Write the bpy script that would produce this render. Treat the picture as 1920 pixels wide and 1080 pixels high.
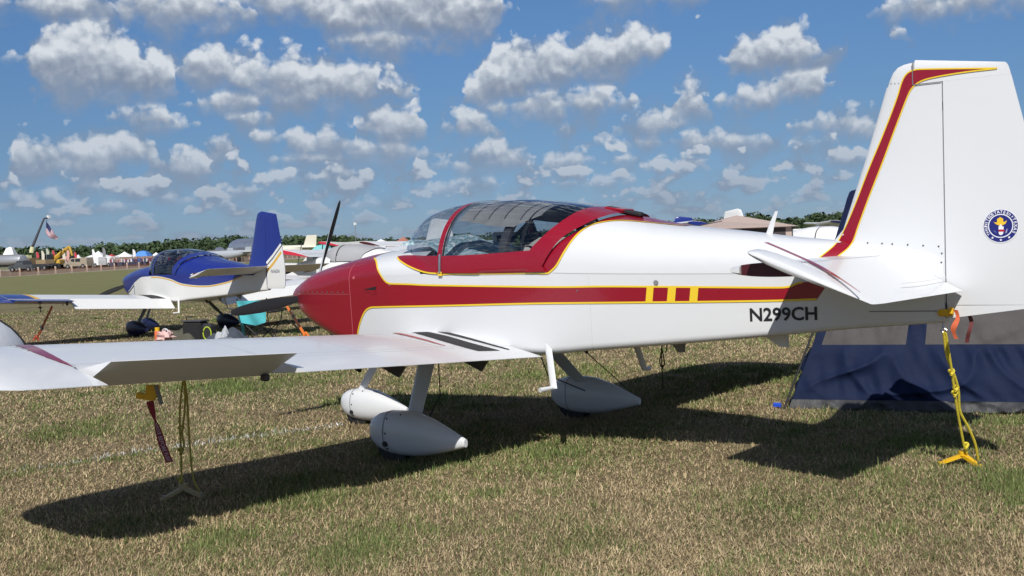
import bpy, math, random
import numpy as np
from mathutils import Vector, Matrix
R = math.radians
rng = np.random.default_rng(7); random.seed(7)
for o in list(bpy.data.objects): bpy.data.objects.remove(o, do_unlink=True)
S = bpy.context.scene; COL = S.collection

# ---------------------------------------------------------------- camera
CP = np.array([7.918, -7.007, 1.495]); FPX = 2200.0
YAW, PITCH, ROLL = R(38.504), R(-2.199), R(-2.174)
cf = np.array([-math.sin(YAW)*math.cos(PITCH), math.cos(YAW)*math.cos(PITCH), math.sin(PITCH)])
cr = np.array([math.cos(YAW), math.sin(YAW), 0.0]); cu = np.cross(cr, cf)
cr, cu = cr*math.cos(ROLL)+cu*math.sin(ROLL), -cr*math.sin(ROLL)+cu*math.cos(ROLL)
cd = bpy.data.cameras.new('camera'); cam = bpy.data.objects.new('camera', cd); COL.objects.link(cam)
cam.matrix_world = Matrix(((cr[0],cu[0],-cf[0],CP[0]),(cr[1],cu[1],-cf[1],CP[1]),(cr[2],cu[2],-cf[2],CP[2]),(0,0,0,1)))
cd.sensor_fit = 'HORIZONTAL'; cd.sensor_width = 36.0; cd.lens = FPX/1920*36; cd.clip_start = .1; cd.clip_end = 6000
S.camera = cam
def ray(px, py): return cf+cr*(px-960)/FPX+cu*(540-py)/FPX
def atY(px, py, y): d = ray(px,py); return CP+d*((y-CP[1])/d[1])
def atX(px, py, x): d = ray(px,py); return CP+d*((x-CP[0])/d[0])
def atZ(px, py, z=0.0): d = ray(px,py); return CP+d*((z-CP[2])/d[2])
def atD(px, py, D): d = ray(px,py); return CP+d*(D/math.hypot(d[0],d[1]))
def horizon(px): return 540+FPX*(cf[2]+cr[2]*(px-960)/FPX)/cu[2]
def gz(x, y):                                   # the field dips a little away from the aircraft
    t = np.clip((np.hypot(x-3.0, y-0.0)-4.5)/10.0, 0, 1); return -0.18*t*t*(3-2*t)

# ---------------------------------------------------------------- light
SUN = np.array([0.56, -0.95, 1.0]); SUN /= np.linalg.norm(SUN)          # towards the sun
SUN_EL = math.asin(SUN[2]); SUN_AZ = math.atan2(SUN[0], SUN[1])
W = bpy.data.worlds.new('World'); S.world = W; W.use_nodes = True
sl = bpy.data.lights.new('sun', 'SUN'); sl.energy = 4.6; sl.angle = R(.53); sl.color = (1, .965, .91)
so = bpy.data.objects.new('sun', sl); COL.objects.link(so)
so.rotation_euler = Vector(SUN).to_track_quat('Z', 'Y').to_euler()
S.view_settings.view_transform = 'Standard'; S.view_settings.look = 'None'
S.view_settings.exposure = 0.0; S.view_settings.gamma = 1.0; S.view_settings.use_curve_mapping = False
S.render.engine = 'CYCLES'; S.cycles.use_denoising = True
S.cycles.max_bounces = 8; S.cycles.transparent_max_bounces = 16; S.cycles.caustics_reflective = False; S.cycles.caustics_refractive = False

class NT:
    """small node-tree writer"""
    def __init__(s, t): s.t = t
    def n(s, typ, **kw):
        nd = s.t.nodes.new('ShaderNode'+typ)
        for k, v in kw.items(): setattr(nd, k, v)
        return nd
    def put(s, sock, v):
        if isinstance(v, bpy.types.NodeSocket): s.t.links.new(v, sock)
        elif v is not None:
            try: sock.default_value = v
            except Exception: sock.default_value = (*v, 1)
    def m(s, op, a, b=None, c=None, clamp=False):
        nd = s.n('Math', operation=op, use_clamp=clamp)
        for i, v in enumerate((a, b, c)): s.put(nd.inputs[i], v)
        return nd.outputs[0]
    def v(s, op, a, b=None, out=0):
        nd = s.n('VectorMath', operation=op)
        s.put(nd.inputs[0], a)
        if b is not None: s.put(nd.inputs['Scale' if op == 'SCALE' else 1], b)
        return nd.outputs[out]
    def mix(s, f, a, b, typ='MIX'):
        nd = s.n('Mix', data_type='RGBA', blend_type=typ)
        s.put(nd.inputs[0], f)
        for k, v in ((6, a), (7, b)):
            if isinstance(v, bpy.types.NodeSocket): s.t.links.new(v, nd.inputs[k])
            else: nd.inputs[k].default_value = (*v[:3], 1)
        return nd.outputs[2]
    def ramp(s, f, stops):
        nd = s.n('ValToRGB'); s.put(nd.inputs[0], f); e = nd.color_ramp.elements
        while len(e) < len(stops): e.new(.5)
        for i, (p, c) in enumerate(stops): e[i].position = p; e[i].color = (*c, 1) if len(c) == 3 else c
        return nd.outputs[0]
    def step(s, x, a, b):
        nd = s.n('MapRange', interpolation_type='SMOOTHSTEP'); s.put(nd.inputs[0], x)
        nd.inputs[1].default_value = a; nd.inputs[2].default_value = b; return nd.outputs[0]
    def noise(s, vec, scale, detail=4, rough=.5, dist=0, out=0, dim='3D'):
        nd = s.n('TexNoise', noise_dimensions=dim); s.put(nd.inputs['Vector'], vec); nd.inputs['Scale'].default_value = scale
        nd.inputs['Detail'].default_value = detail; nd.inputs['Roughness'].default_value = rough; nd.inputs['Distortion'].default_value = dist
        return nd.outputs[out]

# ---------------------------------------------------------------- sky with fair-weather cumulus
# each entry: azimuth/elevation centre in degrees relative to the camera heading, half width, half height
def azel(px, py):
    d = ray(px, py); return (math.degrees(math.atan2(d[0], d[1])+YAW), math.degrees(math.atan2(d[2], math.hypot(d[0], d[1]))))
CLOUDS = []
for (x, y, w, h) in [
    (110,10,90,30),(165,110,95,62),(235,150,90,45),(135,150,60,45),(340,22,110,42),(560,5,90,35),(690,30,90,60),(800,20,130,70),(720,75,90,35),
    (400,135,50,38),(500,150,80,48),(600,165,105,52),(680,155,45,38),(430,195,50,28),(470,225,35,18),(755,175,18,20),
    (270,225,45,28),(90,300,55,40),(160,310,60,45),(230,285,62,34),(310,240,45,16),(345,325,48,36),(400,280,28,30),(180,350,60,22),
    (540,262,55,22),(600,275,60,26),(735,240,62,40),(700,285,70,26),(560,300,60,16),(790,290,40,16),(740,302,28,14),(535,340,38,17),(640,335,50,20),
    (1000,130,85,52),(1110,115,75,42),(1180,95,62,40),(930,180,55,36),(1010,200,85,38),(1100,195,70,30),(880,240,50,26),(1060,245,30,12),
    (930,300,58,28),(1000,320,30,16),(850,315,40,14),(1455,105,82,44),(1430,185,62,32),(1500,165,50,38),
    (1300,200,38,40),(1210,240,55,28),(1300,265,60,20),(1390,270,60,22),(1180,270,60,18),(1060,310,55,20),(1150,305,55,16),(1270,310,32,16),(1340,320,40,12),(1550,235,60,26),(1530,270,40,14),(1590,300,40,12),
    (1220,-8,95,22),(1800,5,120,30),(1640,240,40,24),(1700,60,10,8),
    (60,385,70,16),(180,395,50,12),(330,378,40,14),(590,370,18,16),(420,385,30,10),(700,385,60,12),(820,360,35,14),(480,360,40,12),(880,350,60,12),(1120,345,60,10),(1010,345,35,10)]:
    a0, e0 = azel(x, y); CLOUDS.append((a0, e0, math.degrees(1.10*w/FPX), math.degrees(1.14*h/FPX)))
# clouds are sorted into bands; each band keeps its centre height and half height as curves over azimuth
BANDS = []
for c in sorted(CLOUDS, key=lambda c: -c[2]*c[3]):
    for b in BANDS:
        if all(abs(c[0]-o[0]) > 1.1*(c[2]+o[2])+.5 or (abs(c[1]-o[1]) < .5*(c[3]+o[3])) for o in b) and len(b) < 40: b.append(c); break
    else: BANDS.append([c])
AZR = 27.0
def band_tables(b, n=200):
    A = np.linspace(-AZR, AZR, n); C = np.zeros(n); H = np.full(n, -2.0)
    for i, a in enumerate(A):
        tops = []; bots = []; best = -1e9; bc = None
        for (ca, ce, w, h) in b:
            r = abs(a-ca)/w
            if r < 1: k = math.sqrt(1-r*r)**.8; tops.append(ce+h*k); bots.append(ce-h*k*.9)
            if 1-r > best: best = 1-r; bc = (ce, r, h)
        if tops: C[i] = (max(tops)+min(bots))/2; H[i] = (max(tops)-min(bots))/2
        else: C[i] = bc[0]; H[i] = max(-2.0, -1.5*(bc[1]-1))
    return A, C, H
def curve_node(t, x, A, V, lo, hi):
    nd = t.n('FloatCurve'); c = nd.mapping.curves[0]; t.put(nd.inputs['Value'], x)
    X = (A-A[0])/(A[-1]-A[0]); Yv = (V-lo)/(hi-lo)
    while len(c.points) < len(X): c.points.new(.5, .5)
    for p, xx, yy in zip(c.points, X, Yv): p.location = (float(xx), float(yy)); p.handle_type = 'VECTOR'
    nd.mapping.update(); return t.m('MULTIPLY_ADD', nd.outputs[0], hi-lo, lo)
def build_sky():
    t = NT(W.node_tree); W.node_tree.nodes.clear()
    sky = t.n('TexSky', sky_type='NISHITA', sun_disc=False, sun_elevation=SUN_EL, sun_rotation=SUN_AZ, altitude=20, air_density=1.0, dust_density=.0, ozone_density=3.0)
    tc = t.n('TexCoord'); dirv = t.v('NORMALIZE', tc.outputs['Generated'])
    sp = t.n('SeparateXYZ'); t.put(sp.inputs[0], dirv)
    az = t.m('MULTIPLY', t.m('ARCTAN2', t.m('ADD', t.m('MULTIPLY', sp.outputs[0], math.cos(YAW)), t.m('MULTIPLY', sp.outputs[1], math.sin(YAW))),
              t.m('SUBTRACT', t.m('MULTIPLY', sp.outputs[1], math.cos(YAW)), t.m('MULTIPLY', sp.outputs[0], math.sin(YAW)))), 57.29578)
    el = t.m('MULTIPLY', t.m('ARCSINE', sp.outputs[2]), 57.29578)
    Pn = t.n('CombineXYZ'); t.put(Pn.inputs[0], az); t.put(Pn.inputs[1], el); P = Pn.outputs[0]
    w1 = t.m('MULTIPLY_ADD', t.noise(P, .7, 3, .5, dim='2D'), 2.6, -1.3)
    azw = t.m('ADD', az, w1); u0 = t.m('DIVIDE', t.m('ADD', azw, AZR), 2*AZR, clamp=True)
    F = None; U = None
    for b in BANDS:
        A, C, H = band_tables(b)
        c = curve_node(t, u0, A, C, 0.0, 18.0); h = curve_node(t, u0, A, H, -2.0, 4.0)
        dv = t.m('SUBTRACT', el, c); f = t.m('SUBTRACT', h, t.m('ABSOLUTE', dv))
        u = t.m('DIVIDE', dv, t.m('MAXIMUM', h, .35))
        if F is None: F, U = f, u
        else:
            gt = t.m('MULTIPLY_ADD', t.m('SUBTRACT', f, F), 1.6, .5, clamp=True); U = t.m('ADD', t.m('MULTIPLY', u, gt), t.m('MULTIPLY', U, t.m('SUBTRACT', 1.0, gt))); F = t.m('MAXIMUM', F, f)
    # the same kind of cloud over the rest of the dome, smaller towards the horizon
    elp = t.m('MAXIMUM', el, -1.0)
    gp = t.n('CombineXYZ'); t.put(gp.inputs[0], az); t.put(gp.inputs[1], t.m('MULTIPLY', t.m('LOGARITHM', t.m('ADD', elp, 2.0), 2.718), 9.0))
    gn = t.n('Vector' 'Math', operation='MULTIPLY'); t.put(gn.inputs[0], gp.outputs[0]); gn.inputs[1].default_value = (.60,.50,1)
    far = t.noise(gn.outputs[0], 1.0, 3, .5, dim='2D'); far2 = t.noise(t.v('ADD', gn.outputs[0], (.05,.33,0)), 1.0, 3, .5, dim='2D')
    outm = t.m('MAXIMUM', t.step(t.m('ABSOLUTE', az), 22.5, 27.0), t.m('MAXIMUM', t.step(el, 15.0, 18.5), t.m('SUBTRACT', 1.0, t.step(el, 3.2, 7.0))))
    G = t.m('MULTIPLY_ADD', t.m('SUBTRACT', outm, 1.0), 2.2, t.m('MULTIPLY', t.m('SUBTRACT', far, t.m('MULTIPLY_ADD', t.step(el, 16.0, 30.0), .06, .52)), 7.0))
    gt = t.m('MULTIPLY_ADD', t.m('SUBTRACT', G, F), 1.6, .5, clamp=True)
    U = t.m('ADD', t.m('MULTIPLY', t.m('MULTIPLY', t.m('SUBTRACT', far, far2), 9.0), gt), t.m('MULTIPLY', U, t.m('SUBTRACT', 1.0, gt))); F = t.m('MAXIMUM', F, G)
    # billows: the same fractal read here and a little further towards the light gives the relief
    wv = t.noise(P, .9, 2, .5, out=1, dim='2D')
    def bill(off):
        q = t.v('ADD', P, off) if off else P
        fb = t.noise(q, .52, 7, .60, dim='2D')
        vo = t.n('TexVoronoi', voronoi_dimensions='2D', feature='F1'); t.put(vo.inputs['Vector'], t.v('ADD', q, t.v('SCALE', wv, .9))); vo.inputs['Scale'].default_value = .95
        v2 = t.n('TexVoronoi', voronoi_dimensions='2D', feature='F1'); t.put(v2.inputs['Vector'], t.v('ADD', q, t.v('SCALE', wv, .5))); v2.inputs['Scale'].default_value = 2.3
        pf = t.m('ADD', t.m('MULTIPLY', vo.outputs['Distance'], -.30), t.m('MULTIPLY', v2.outputs['Distance'], -.13))
        return t.m('ADD', t.m('MULTIPLY', fb, .75), t.m('ADD', pf, .34))
    n0 = bill(None); n1 = bill((.12,.42,0))
    D = t.m('ADD', F, t.m('MULTIPLY', t.m('SUBTRACT', n0, .495), 3.6))
    soft = t.step(U, .6, -1.1)                                   # ragged, thinner bases
    wid = t.m('MULTIPLY_ADD', soft, 1.6, .58)
    alpha = t.m('SMOOTH_MIN', t.m('DIVIDE', t.m('MAXIMUM', D, 0.0), wid), 1.0, .3, clamp=True)
    alpha = t.m('MULTIPLY', alpha, t.m('MULTIPLY_ADD', t.step(el, -.2, 5.0), .85, .15))
    veil = t.step(t.m('ADD', F, t.m('MULTIPLY', t.m('SUBTRACT', t.noise(t.v('ADD', P, (31.0,7.0,0)), .42, 5, .6, dim='2D'), .46), 4.2)), -.35, 1.5)
    rel = t.m('MULTIPLY', t.m('SUBTRACT', n0, n1), 1.25)
    edge = t.step(D, 1.0, .15)
    lit = t.m('ADD', t.m('ADD', t.m('MULTIPLY_ADD', U, .52, .60), rel), t.m('MULTIPLY', edge, .10), clamp=True)
    ccol = t.ramp(lit, [(0,(.19,.24,.335)),(.25,(.235,.285,.38)),(.5,(.32,.37,.46)),(.75,(.47,.525,.60)),(1,(.69,.73,.78))])
    ccol = t.mix(t.m('MULTIPLY', t.m('SUBTRACT', 1.0, t.step(el, .5, 11.0)), .58), ccol, (.27,.36,.49))
    bg = t.n('Background'); tint = t.ramp(t.m('DIVIDE', el, 22.0, clamp=True), SKYT)
    skc = t.v('MULTIPLY', sky.outputs[0], tint)
    t.put(bg.inputs[0], t.mix(alpha, t.mix(t.m('MULTIPLY', veil, .80), skc, (2.35,2.95,3.95)), t.v('SCALE', ccol, 10.0))); bg.inputs[1].default_value = .1
    out = t.n('OutputWorld'); t.put(out.inputs[0], bg.outputs[0])
SKYT = [(0,(.235,.35,.63)),(.25,(.325,.43,.60)),(.5,(.385,.53,.71)),(1,(.30,.46,.66))]   # sky tint by elevation: horizon kept blue, overhead dimmed to darken shadows
build_sky()
# ---------------------------------------------------------------- materials
MATS = {}
def mat(name, col, rough=.5, metal=0.0, coat=0.0, var=.06, vscale=3.0, bump=0.0, bscale=40.0, trans=0.0, spec=.5, rvar=.16):
    if name in MATS: return MATS[name]
    m = bpy.data.materials.new(name); m.use_nodes = True; t = NT(m.node_tree); b = m.node_tree.nodes['Principled BSDF']
    tc = t.n('TexCoord')
    n = t.noise(tc.outputs['Object'], vscale, 5, .6)
    n2 = t.noise(tc.outputs['Object'], vscale*7.3, 3, .6)
    f = t.m('MULTIPLY_ADD', t.m('ADD', t.m('MULTIPLY', n, .65), t.m('MULTIPLY', n2, .35)), 2*var, 1-var)
    t.put(b.inputs['Base Color'], t.v('SCALE', t.mix(0.0, col, col), f))
    t.put(b.inputs['Roughness'], t.m('MULTIPLY_ADD', n2, rvar, max(0, rough-rvar/2)))
    b.inputs['Metallic'].default_value = metal; b.inputs['Coat Weight'].default_value = coat; b.inputs['Coat Roughness'].default_value = .06
    b.inputs['Specular IOR Level'].default_value = spec
    if trans: b.inputs['Transmission Weight'].default_value = trans
    if bump:
        bn = t.n('Bump'); bn.inputs['Strength'].default_value = bump; bn.inputs['Distance'].default_value = .01
        t.put(bn.inputs['Height'], t.noise(tc.outputs['Object'], bscale, 4, .6)); t.put(b.inputs['Normal'], bn.outputs[0])
    MATS[name] = m; return m
def glass(name, tint, fac=.16, rough=.03):
    m = bpy.data.materials.new(name); m.use_nodes = True; t = NT(m.node_tree); m.node_tree.nodes.clear()
    tr = t.n('BsdfTransparent'); tr.inputs[0].default_value = (*tint, 1)
    gl = t.n('BsdfGlossy'); gl.inputs['Roughness'].default_value = rough; gl.inputs[0].default_value = (1,1,1,1)
    ge = t.n('NewGeometry'); fr = t.n('Fresnel'); t.put(fr.inputs[0], t.m('MULTIPLY_ADD', ge.outputs['Backfacing'], 1/1.45-1.45, 1.45))   # a thin sheet: same reflectance from both sides
    tc = t.n('TexCoord'); sm = t.m('MULTIPLY', t.noise(tc.outputs['Object'], 6, 5, .65), .05)
    ms = t.n('MixShader'); t.put(ms.inputs[0], t.m('ADD', fr.outputs[0], sm)); t.put(ms.inputs[1], tr.outputs[0]); t.put(ms.inputs[2], gl.outputs[0])
    o = t.n('OutputMaterial'); t.put(o.inputs[0], ms.outputs[0]); MATS[name] = m; return m
def cloth(name, col, var=.12, fold=.5, fscale=9.0, rough=.8, transl=0.0, stripes=None):
    m = mat(name, col, rough, var=var, vscale=8, bump=fold, bscale=fscale); return m
WHITE = mat('white paint', (.67,.68,.69), .30, coat=.25, var=.02, vscale=1.1, rvar=.04, bump=.035, bscale=4)
RED = mat('crimson paint', (.265,.004,.017), .28, coat=.4, var=.04, vscale=1.5, rvar=.04)
YEL = mat('yellow pinstripe', (.80,.55,.03), .4, var=.04)
BLACK = mat('black rubber', (.012,.012,.013), .6)
DKGREY = mat('dark grey', (.055,.055,.06), .6)
GREY = mat('mid grey', (.22,.225,.23), .55)
MAROON = mat('dark red paint', (.07,.008,.013), .5)
LETTER = mat('black lettering', (.01,.01,.012), .5)
WALK = mat('black grip tape', (.03,.03,.032), .9, bump=.4, bscale=400)
STEEL = mat('brushed steel', (.45,.45,.46), .35, metal=1)
BLUE = mat('royal blue paint', (.010,.024,.20), .3, coat=.4, var=.05, rvar=.04)
NAVYP = mat('navy paint', (.008,.012,.05), .35)
GOLD = mat('gold pinstripe', (.72,.42,.05), .4)
ROPEY = mat('yellow rope', (.74,.60,.05), .75, bump=.7, bscale=160)
PLY = mat('yellow plastic', (.75,.44,.01), .45)
ORANGE = mat('orange strap', (.82,.20,.02), .6)
GLASS = glass('tinted canopy glass', (.70,.735,.77))
GLASSB = glass('smoked canopy glass', (.42,.46,.52))
LINE = mat('panel seam', (.16,.16,.165), .7)
LINER = mat('cowl seam', (.55,.12,.14), .6)

# ---------------------------------------------------------------- mesh helpers
def mesh(name, V, Fc, m=None, parent=None, smooth=True, ang=35):
    me = bpy.data.meshes.new(name); me.from_pydata([tuple(map(float, v)) for v in V], [], [tuple(int(i) for i in f) for f in Fc]); me.update()
    return obj(name, me, m, parent, smooth, ang)
def obj(name, me, m=None, parent=None, smooth=True, ang=35):
    o = bpy.data.objects.new(name, me); COL.objects.link(o)
    if m is not None:
        for mm in (m if isinstance(m, (list, tuple)) else [m]): me.materials.append(mm)
    if smooth and len(me.polygons):
        me.polygons.foreach_set('use_smooth', [True]*len(me.polygons))
        try: me.set_sharp_from_angle(angle=R(ang))
        except Exception: pass
    if parent is not None: o.parent = parent
    return o
def thing(name, label, cat, loc=(0,0,0), rz=0, group=None):
    o = bpy.data.objects.new(name, None); COL.objects.link(o); o.location = loc; o.rotation_euler = (0,0,rz); o.empty_display_size = .2
    return tag(o, label, cat, group)
def tag(o, label, cat=None, group=None):
    o['label'] = label
    if cat: o['category'] = cat
    if group: o['group'] = group
    return o
def kind(o, k, label=None):
    o['kind'] = k
    if label: o['label'] = label
    return o
class MB:
    """collects shapes for one mesh"""
    def __init__(s): s.V = []; s.F = []
    def add(s, V, F):
        b = len(s.V); s.V += [tuple(v) for v in V]; s.F += [tuple(i+b for i in f) for f in F]; return s
    def box(s, c, d, rot=None, bev=0.0):
        x, y, z = d[0]/2, d[1]/2, d[2]/2
        if bev:
            V = []
            for sx in (-1,1):
                for sy in (-1,1):
                    for sz in (-1,1):
                        V += [(sx*x, sy*(y-bev), sz*(z-bev)), (sx*(x-bev), sy*y, sz*(z-bev)), (sx*(x-bev), sy*(y-bev), sz*z)]
            idx = lambda a,b,e,k: ((a*2+b)*2+e)*3+k
            B2 = (0,1); F = []
            F += [tuple(idx(a,b,e,0) for b,e in ((0,0),(0,1),(1,1),(1,0))) for a in B2]
            F += [tuple(idx(a,b,e,1) for a,e in ((0,0),(0,1),(1,1),(1,0))) for b in B2]
            F += [tuple(idx(a,b,e,2) for a,b in ((0,0),(0,1),(1,1),(1,0))) for e in B2]
            for i in B2:
                for j in B2:
                    F.append((idx(i,j,0,0),idx(i,j,1,0),idx(i,j,1,1),idx(i,j,0,1))); F.append((idx(i,0,j,0),idx(i,1,j,0),idx(i,1,j,2),idx(i,0,j,2)))
                    F.append((idx(0,i,j,1),idx(1,i,j,1),idx(1,i,j,2),idx(0,i,j,2)))
                    for k in B2: F.append((idx(i,j,k,0),idx(i,j,k,1),idx(i,j,k,2)))
        else:
            V = [(sx*x,sy*y,sz*z) for sx in (-1,1) for sy in (-1,1) for sz in (-1,1)]
            F = [(0,1,3,2),(4,6,7,5),(0,4,5,1),(2,3,7,6),(0,2,6,4),(1,5,7,3)]
        V = np.array(V)
        if rot is not None: V = V @ np.array(rot).T
        return s.add(V+np.array(c), F)
    def tube(s, P, r, n=8, cap=True):
        P = [np.array(p, float) for p in P]; rr = r if hasattr(r, '__len__') else [r]*len(P); V = []; F = []
        up = np.array([0,0,1.0])
        for i, p in enumerate(P):
            t = P[min(i+1,len(P)-1)]-P[max(i-1,0)]; t /= np.linalg.norm(t)+1e-12
            a = np.cross(t, up if abs(t[2]) < .95 else np.array([1.0,0,0])); a /= np.linalg.norm(a); b = np.cross(t, a)
            V += [p+rr[i]*(math.cos(k*2*math.pi/n)*a+math.sin(k*2*math.pi/n)*b) for k in range(n)]
        for i in range(len(P)-1):
            for k in range(n): F.append((i*n+k, i*n+(k+1)%n, (i+1)*n+(k+1)%n, (i+1)*n+k))
        if cap: F += [tuple(range(n)), tuple(range((len(P)-1)*n, len(P)*n))[::-1]]
        return s.add(V, F)
    def disc(s, c, ax, r, th, n=24):
        ax = np.array(ax, float)/np.linalg.norm(ax); c = np.array(c, float); return s.tube([c-ax*th/2, c+ax*th/2], r, n)
    def rings(s, RG, close=True, cap0=True, cap1=True):
        n = len(RG[0]); V = [v for r_ in RG for v in r_]; F = []
        for i in range(len(RG)-1):
            for k in range(n if close else n-1): F.append((i*n+k, i*n+(k+1)%n, (i+1)*n+(k+1)%n, (i+1)*n+k))
        if close and cap0: F.append(tuple(range(n))[::-1])
        if close and cap1: F.append(tuple(range((len(RG)-1)*n, len(RG)*n)))
        return s.add(V, F)
    def prism(s, poly, d):                       # polygon of 3-D points pushed along d
        n = len(poly); P = np.array(poly, float); d = np.array(d, float)
        return s.add(np.vstack([P, P+d]), [tuple(range(n))[::-1], tuple(range(n,2*n))]+[(k,(k+1)%n,n+(k+1)%n,n+k) for k in range(n)])
    def build(s, name, m, parent=None, smooth=True, ang=35): return mesh(name, s.V, s.F, m, parent, smooth, ang)
def pchip(X, Yv):
    X = np.array(X, float); Yv = np.array(Yv, float); h = np.diff(X); d = np.diff(Yv)/h; m = np.zeros(len(X))
    for i in range(1, len(X)-1):
        if d[i-1]*d[i] > 0: w1 = 2*h[i]+h[i-1]; w2 = h[i]+2*h[i-1]; m[i] = (w1+w2)/(w1/d[i-1]+w2/d[i])
    m[0], m[-1] = d[0], d[-1]
    def f(x):
        x = np.clip(x, X[0], X[-1]); i = np.clip(np.searchsorted(X, x, side='right')-1, 0, len(X)-2); t = (x-X[i])/h[i]
        return ((1+2*t)*(1-t)**2*Yv[i]+t*(1-t)**2*h[i]*m[i]+t*t*(3-2*t)*Yv[i+1]+t*t*(t-1)*h[i]*m[i+1])
    return f
def resample(P, n):
    P = np.array(P, float); L = np.r_[0, np.cumsum(np.linalg.norm(np.diff(P, axis=0), axis=1))]; t = np.linspace(0, L[-1], n)
    return np.array([np.interp(t, L, P[:,k]) for k in range(P.shape[1])]).T
def smoothline(P, n=40):                          # Catmull-Rom through control points
    P = [np.array(p, float) for p in P]; Q = [2*P[0]-P[1]]+P+[2*P[-1]-P[-2]]; out = []
    for i in range(1, len(Q)-2):
        for t in np.linspace(0, 1, 12, endpoint=False):
            a, b, c, d = Q[i-1], Q[i], Q[i+1], Q[i+2]
            out.append(.5*((2*b)+(c-a)*t+(2*a-5*b+4*c-d)*t*t+(3*b-a-3*c+d)*t**3))
    out.append(P[-1]); return resample(out, n)
def text_mesh(txt, size=1.0, bold=0.0, space=1.0):
    cu_ = bpy.data.curves.new('t', 'FONT'); cu_.body = txt; cu_.size = size; cu_.align_x = 'CENTER'; cu_.align_y = 'CENTER'; cu_.offset = bold; cu_.space_character = space
    cu_.resolution_u = 3
    o = bpy.data.objects.new('t', cu_); COL.objects.link(o); dg = bpy.context.evaluated_depsgraph_get()
    me = bpy.data.meshes.new_from_object(o.evaluated_get(dg)); V = np.array([v.co[:] for v in me.vertices]); F = [tuple(p.vertices) for p in me.polygons]
    bpy.data.objects.remove(o); bpy.data.curves.remove(cu_); bpy.data.meshes.remove(me); return V, F
def copy_tree(o, parent=None):
    c = o.copy(); COL.objects.link(c)
    if parent is not None: c.parent = parent
    for ch in list(o.children): copy_tree(ch, c)
    return c
def naca(t, n=14, camber=.0, f0=0.0, f1=1.0):
    """closed section: upper f0..f1 then lower back; chord fraction, height"""
    b = np.linspace(0, math.pi, n); f = f0+(f1-f0)*(1-np.cos(b))/2
    def th(x): return 5*t*(.2969*np.sqrt(np.maximum(x,0))-.126*x-.3516*x**2+.2843*x**3-.1030*x**4)
    def cm(x): return np.where(x < .4, camber/.16*(.8*x-x*x), camber/.36*(.2+.8*x-x*x))
    up = np.c_[f, cm(f)+th(f)+.0008]; lo = np.c_[f, cm(f)-th(f)-.0008]
    return up, lo
def lift_ring(le, te, up, t, camber=0, f0=0.0, f1=1.0, n=14):
    le, te, up = (np.array(a, float) for a in (le, te, up)); c = te-le; L = np.linalg.norm(c); u, l = naca(t, n, camber, f0, f1)
    if f0 == 0: l = l[1:]
    return [le+c*a+up*b*L for a, b in u]+[le+c*a+up*b*L for a, b in l[::-1]]
# ---------------------------------------------------------------- the light aircraft (x aft, y to its right, z up; ground at z = 0)
HX = [.22,.25,.32,.45,.70,1.10,1.60,2.20,3.00,3.40,4.00,4.60,5.10,5.62]
zB = pchip(HX, [1.02,.975,.94,.88,.795,.70,.685,.69,.71,.745,.793,.845,.893,.930])  # belly drawn lower around the firewall to shade the nose wheel
zL = pchip(HX, [1.13,1.13,1.14,1.15,1.18,1.25,1.285,1.29,1.287,1.275,1.26,1.248,1.235,1.22])
zT = pchip([.22,.25,.32,.45,.70,1.10,1.60,2.0,2.6,3.0,3.2,3.47,3.73,4.0,4.33,4.70,4.92,5.3,5.62], [1.20,1.235,1.28,1.335,1.385,1.45,1.495,1.52,1.68,1.70,1.69,1.65,1.594,1.555,1.515,1.463,1.440,1.40,1.375])
hW = pchip(HX, [.26,.315,.365,.41,.455,.50,.55,.572,.565,.525,.405,.275,.165,.05])
hR = pchip([.22,.45,1.10,2.2,4,5.62], [.08,.12,.10,.06,.05,.03])
EX = .84
def hull(x, v, off=0.0, side=-1):
    """v -1..0 bottom corner, 0..1 flat side, 1..2 crown"""
    zb, zl, zt, w, r = zB(x), zL(x), zT(x), hW(x), hR(x); wb = w*.965
    if v <= 0:
        a = -v*math.pi/2; y = wb-r+r*math.cos(a); z = zb+r-r*math.sin(a); n = (math.cos(a), -math.sin(a))
    elif v <= 1: y = wb+(w-wb)*v; z = zb+r+v*(zl-zb-r); n = (1, 0)
    else:
        t = (v-1)*math.pi/2; y = w*max(math.cos(t),0)**EX; z = zl+(zt-zl)*math.sin(t)**EX; n = (math.cos(t), math.sin(t))
    return np.array([x, side*(y+off*n[0]), z+off*n[1]])
def hull_v(x, z):
    zb, zl, zt, r = zB(x), zL(x), zT(x), hR(x)
    if z >= zl: return 1+math.asin(min(1, ((z-zl)/(zt-zl)))**(1/EX))/(math.pi/2)
    return (z-zb-r)/(zl-zb-r) if z > zb+r else -math.asin(min(1, (zb+r-z)/r))/(math.pi/2)
def px_hull(px, py):
    y = .5
    for _ in range(25):
        p = atY(px, py, -y); y = .5*y+.5*abs(hull(p[0], hull_v(p[0], p[2]))[1])
    return p[0], hull_v(p[0], p[2])
def hull_line(L, n=40): return resample([px_hull(*p) for p in smoothline(L, max(n, 24))], n)
def patch(A, B, pos, nv=10, off=.003, side=-1):
    A, B = np.array(A), np.array(B); V = []; F = []; n = len(A)
    for j in range(nv+1):
        for i in range(n): q = A[i]+(B[i]-A[i])*j/nv; V.append(pos(q[0], q[1], off, side))
    for j in range(nv):
        for i in range(n-1): F.append((j*n+i, j*n+i+1, (j+1)*n+i+1, (j+1)*n+i))
    return V, F
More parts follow.
